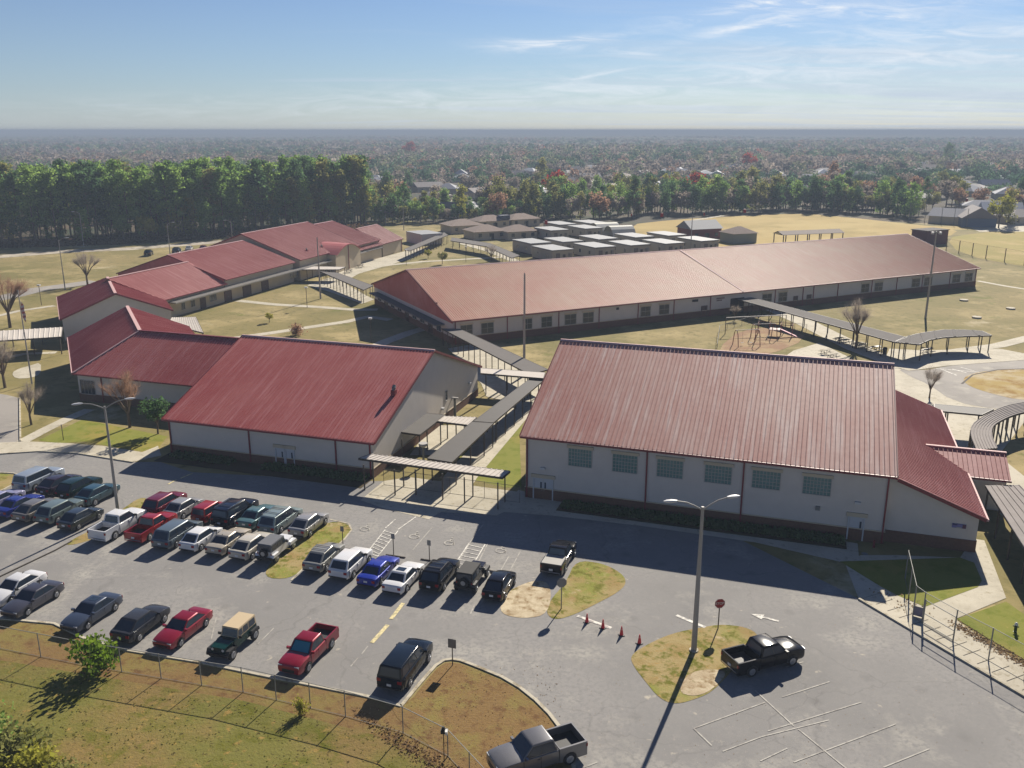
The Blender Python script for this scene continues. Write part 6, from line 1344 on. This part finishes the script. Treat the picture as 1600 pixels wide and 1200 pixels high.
def blocked(x, y):
    if x*x+y*y < 1: return True
    d = hypot(x, y)
    for h in HP:
        # keep the line of sight to each house partly free
        hd_ = h.length; ax = (x*h.y-y*h.x)/hd_; al = (x*h.x+y*h.y)/hd_
        if abs(ax) < 11 and hd_-48 < al < hd_+9: return True
    return False
kinds = [('round',L_TAN)]*7+[('round',L_OLIVE)]*4+[('round',L_RUST)]*4+[('tall',L_PINE2)]*3+[('pine',L_PINE2)]*2+[('tall',L_OLIVE)]*2+[('tall',L_OLIVE)]*1
GN = {'bare_twigs':'grey-brown leafless tree among the houses of the town','olive_foliage':'olive green tree among the houses of the town','russet_leaves':'russet autumn tree among the houses of the town','dark_evergreen':'dark evergreen tree among the houses of the town','red_leaves':'red autumn tree among the houses of the town'}
cnt = {}; placed = 0; tries = 0
while placed < 290 and tries < 20000:
    tries += 1; r = sqrt(rnd.uniform(370**2, 560**2)); a = rnd.uniform(R(57), R(123)); x, y = r*cos(a), r*sin(a)
    if x < -20 and r < 470+(-x)*.2 and x < -50: 
        if r < 400: continue
    if x > 60 and y < 455-(x-60)*.35 and r < 470 and x < 200: continue
    if x > 200 and y < 372: continue
    if -60 < x < 60 and 400 < y < 520 and rnd.random() < .72: continue
    if blocked(x, y): continue
    kd, lm = rnd.choice(kinds); key = lm.name
    if cnt.get(key, 0) > 285: continue
    cnt[key] = cnt.get(key, 0)+1
    plant(kd, rnd.randrange(4), lm, x, y, rnd.uniform(.75,1.25)*(.62 if kd == 'pine' else 1), 'town_tree', GN[key], group='town trees: ' + key.replace('_', ' '), trunk=True); placed += 1
# the canopy farther out: thousands of crowns as clumps of leaf-sized faces
import numpy as np
rs = np.random.RandomState(5)
def crowns(n, r0, r1, nq, qs, hmin, hmax, name, seed):
    rs = np.random.RandomState(seed); r = np.sqrt(rs.uniform(r0*r0, r1*r1, n)); a = rs.uniform(R(55), R(125), n); cx, cy = r*np.cos(a), r*np.sin(a)
    ok = np.array([not blocked(x, y) if rr < 1200 else True for x, y, rr in zip(cx, cy, r)]); cx, cy, r = cx[ok], cy[ok], r[ok]; n = len(cx)
    h = rs.uniform(hmin, hmax, n)*(1+.2*np.sin(cx*.006+1)*np.cos(cy*.005)); rad = h*rs.uniform(.40,.72,n)
    # crown colour by kind, clustered in groves
    g = np.array([noise.noise(Vector((x*.004, y*.004, 7))) for x, y in zip(cx, cy)]); u = rs.uniform(0,1,n)+g*.9
    pal = np.array([hexc(140,130,122), hexc(154,142,130), hexc(128,132,100), hexc(92,118,84), hexc(66,94,70), hexc(150,122,104), hexc(168,104,88)])*1.0
    ci = np.clip(np.where(u < .0, 6, np.where(u < .26, 0, np.where(u < .36, 5, np.where(u < .50, 1, np.where(u < .66, 2, np.where(u < .88, 3, 4)))))), 0, 6); ci = np.where(rs.uniform(0,1,n) < .006, 6, np.where((ci == 6), 0, ci)); col = pal[ci]*rs.uniform(.8,1.2,(n,1))
    d = rs.normal(0,1,(n,nq,3)); d /= np.linalg.norm(d, axis=2, keepdims=True); rr = rs.uniform(.55,1,(n,nq,1)); d[:,:,2] = np.abs(d[:,:,2])*1.1-.25
    c = np.stack([cx, cy, h-rad*.95], 1)[:,None,:] + d*rr*rad[:,None,None]*np.array([1,1,.95])
    m = n*nq; c = c.reshape(m,3); nn = d.reshape(m,3)+rs.normal(0,.28,(m,3)); nn /= np.linalg.norm(nn, axis=1, keepdims=True)
    t1 = np.cross(nn, rs.normal(0,1,(m,3))); t1 /= np.linalg.norm(t1, axis=1, keepdims=True); t2 = np.cross(nn, t1); s = (qs*rs.uniform(.6,1.2,m)*.5)[:,None]
    v = np.stack([c-t1*s-t2*s, c+t1*s-t2*s*.6, c+t1*s*.7+t2*s, c-t1*s*.8+t2*s*.8], 1).reshape(-1,3)
    me = bpy.data.meshes.new(name); me.vertices.add(len(v)); me.vertices.foreach_set('co', v.ravel()); me.loops.add(len(v)); me.loops.foreach_set('vertex_index', np.arange(len(v)))
    me.polygons.add(m); me.polygons.foreach_set('loop_start', np.arange(0, len(v), 4)); me.update(calc_edges=True)
    at_ = me.attributes.new('crown_colour', 'FLOAT_COLOR', 'POINT'); cc = np.ones((n,nq,4,4)); cc[...,:3] = (col[:,None,None,:]*rs.uniform(.88,1.12,(n,nq,1,1))); at_.data.foreach_set('color', cc.ravel()); return me
def attr_mat():
    m = bpy.data.materials.new('far_foliage'); m.use_nodes = True; k = NT(m); a = k.n('ShaderNodeAttribute'); a.attribute_name = 'crown_colour'; k.l(a.outputs['Color'], k.b.inputs['Base Color']); thin(k, a.outputs['Color']); k.b.inputs['Roughness'].default_value = .9; k.b.inputs['Specular IOR Level'].default_value = .1; return m
FM = attr_mat()
for i, (n, r0, r1, nq, qs, h0, h1) in enumerate(((1150,545,760,95,1.3,8,14),(2700,740,1150,56,1.9,8,16),(3900,1150,1900,30,3.0,9,17),(6000,1900,3400,15,4.8,9,18))):
    me = crowns(n, r0, r1, nq, qs, h0, h1, 'far_trees', 20+i); me.materials.append(FM)
    link('distant_wood', me, kind='stuff', label=['trees between the farther houses of the town','wooded town stretching into the distance behind the school','hazy wood beyond the town','far hazy wood near the horizon'][i], cat='woodland')
# beyond: the closed canopy as one relief sheet to the horizon
def canopy_sheet():
    nr, na = 300, 420; v = []; f = []
    rr = [1500*(34000/1500)**((i/(nr-1))**1.0) for i in range(nr)]
    for r in rr:
        for j in range(na):
            a = R(50)+R(80)*j/(na-1); x, y = r*cos(a), r*sin(a); q_ = noise.noise(Vector((x*.03, y*.03, 0)))*2.5+noise.noise(Vector((x*.0015, y*.0015, 4)))*5
            v.append((x, y, max(.5, (7.0 if r < 2600 else 11)+q_+rnd.uniform(-1.5,1.5)*(1 if r < 9000 else .4))))
    for i in range(nr-1):
        for j in range(na-1): k = i*na+j; f.append((k, k+1, k+na+1, k+na)[::-1])
    me = bpy.data.meshes.new('far_forest'); me.from_pydata(v, [], f)
    me.materials.append(layered('far_canopy', [(hexc(104,104,84),0,0,0,0),(hexc(74,94,68),.0022,.42,.56,1),(hexc(124,110,96),.004,.5,.62,2),(hexc(66,80,60),.02,.48,.62,3),(hexc(138,122,106),.03,.56,.66,4)], bump=0))
    link('far_forest', me, kind='stuff', label='unbroken forest reaching the horizon', cat='forest')
canopy_sheet()
# ------------------------------------------------------------------ haze
hz_ = MB(); hz_.box(-34000, -400, -1.0, 34000, 36000, 38.5)
hm = bpy.data.materials.new('haze'); hm.use_nodes = True; nt_ = hm.node_tree; nt_.nodes.remove(nt_.nodes['Principled BSDF'])
pv = nt_.nodes.new('ShaderNodeVolumePrincipled'); pv.inputs['Color'].default_value = (.40,.48,.60,1); pv.inputs['Density'].default_value = .00055; pv.inputs['Anisotropy'].default_value = 0
nt_.links.new(pv.outputs[0], nt_.nodes['Material Output'].inputs['Volume'])
hz_.build('haze', hm, kind='stuff', label='thin blue haze over the land', cat='haze')
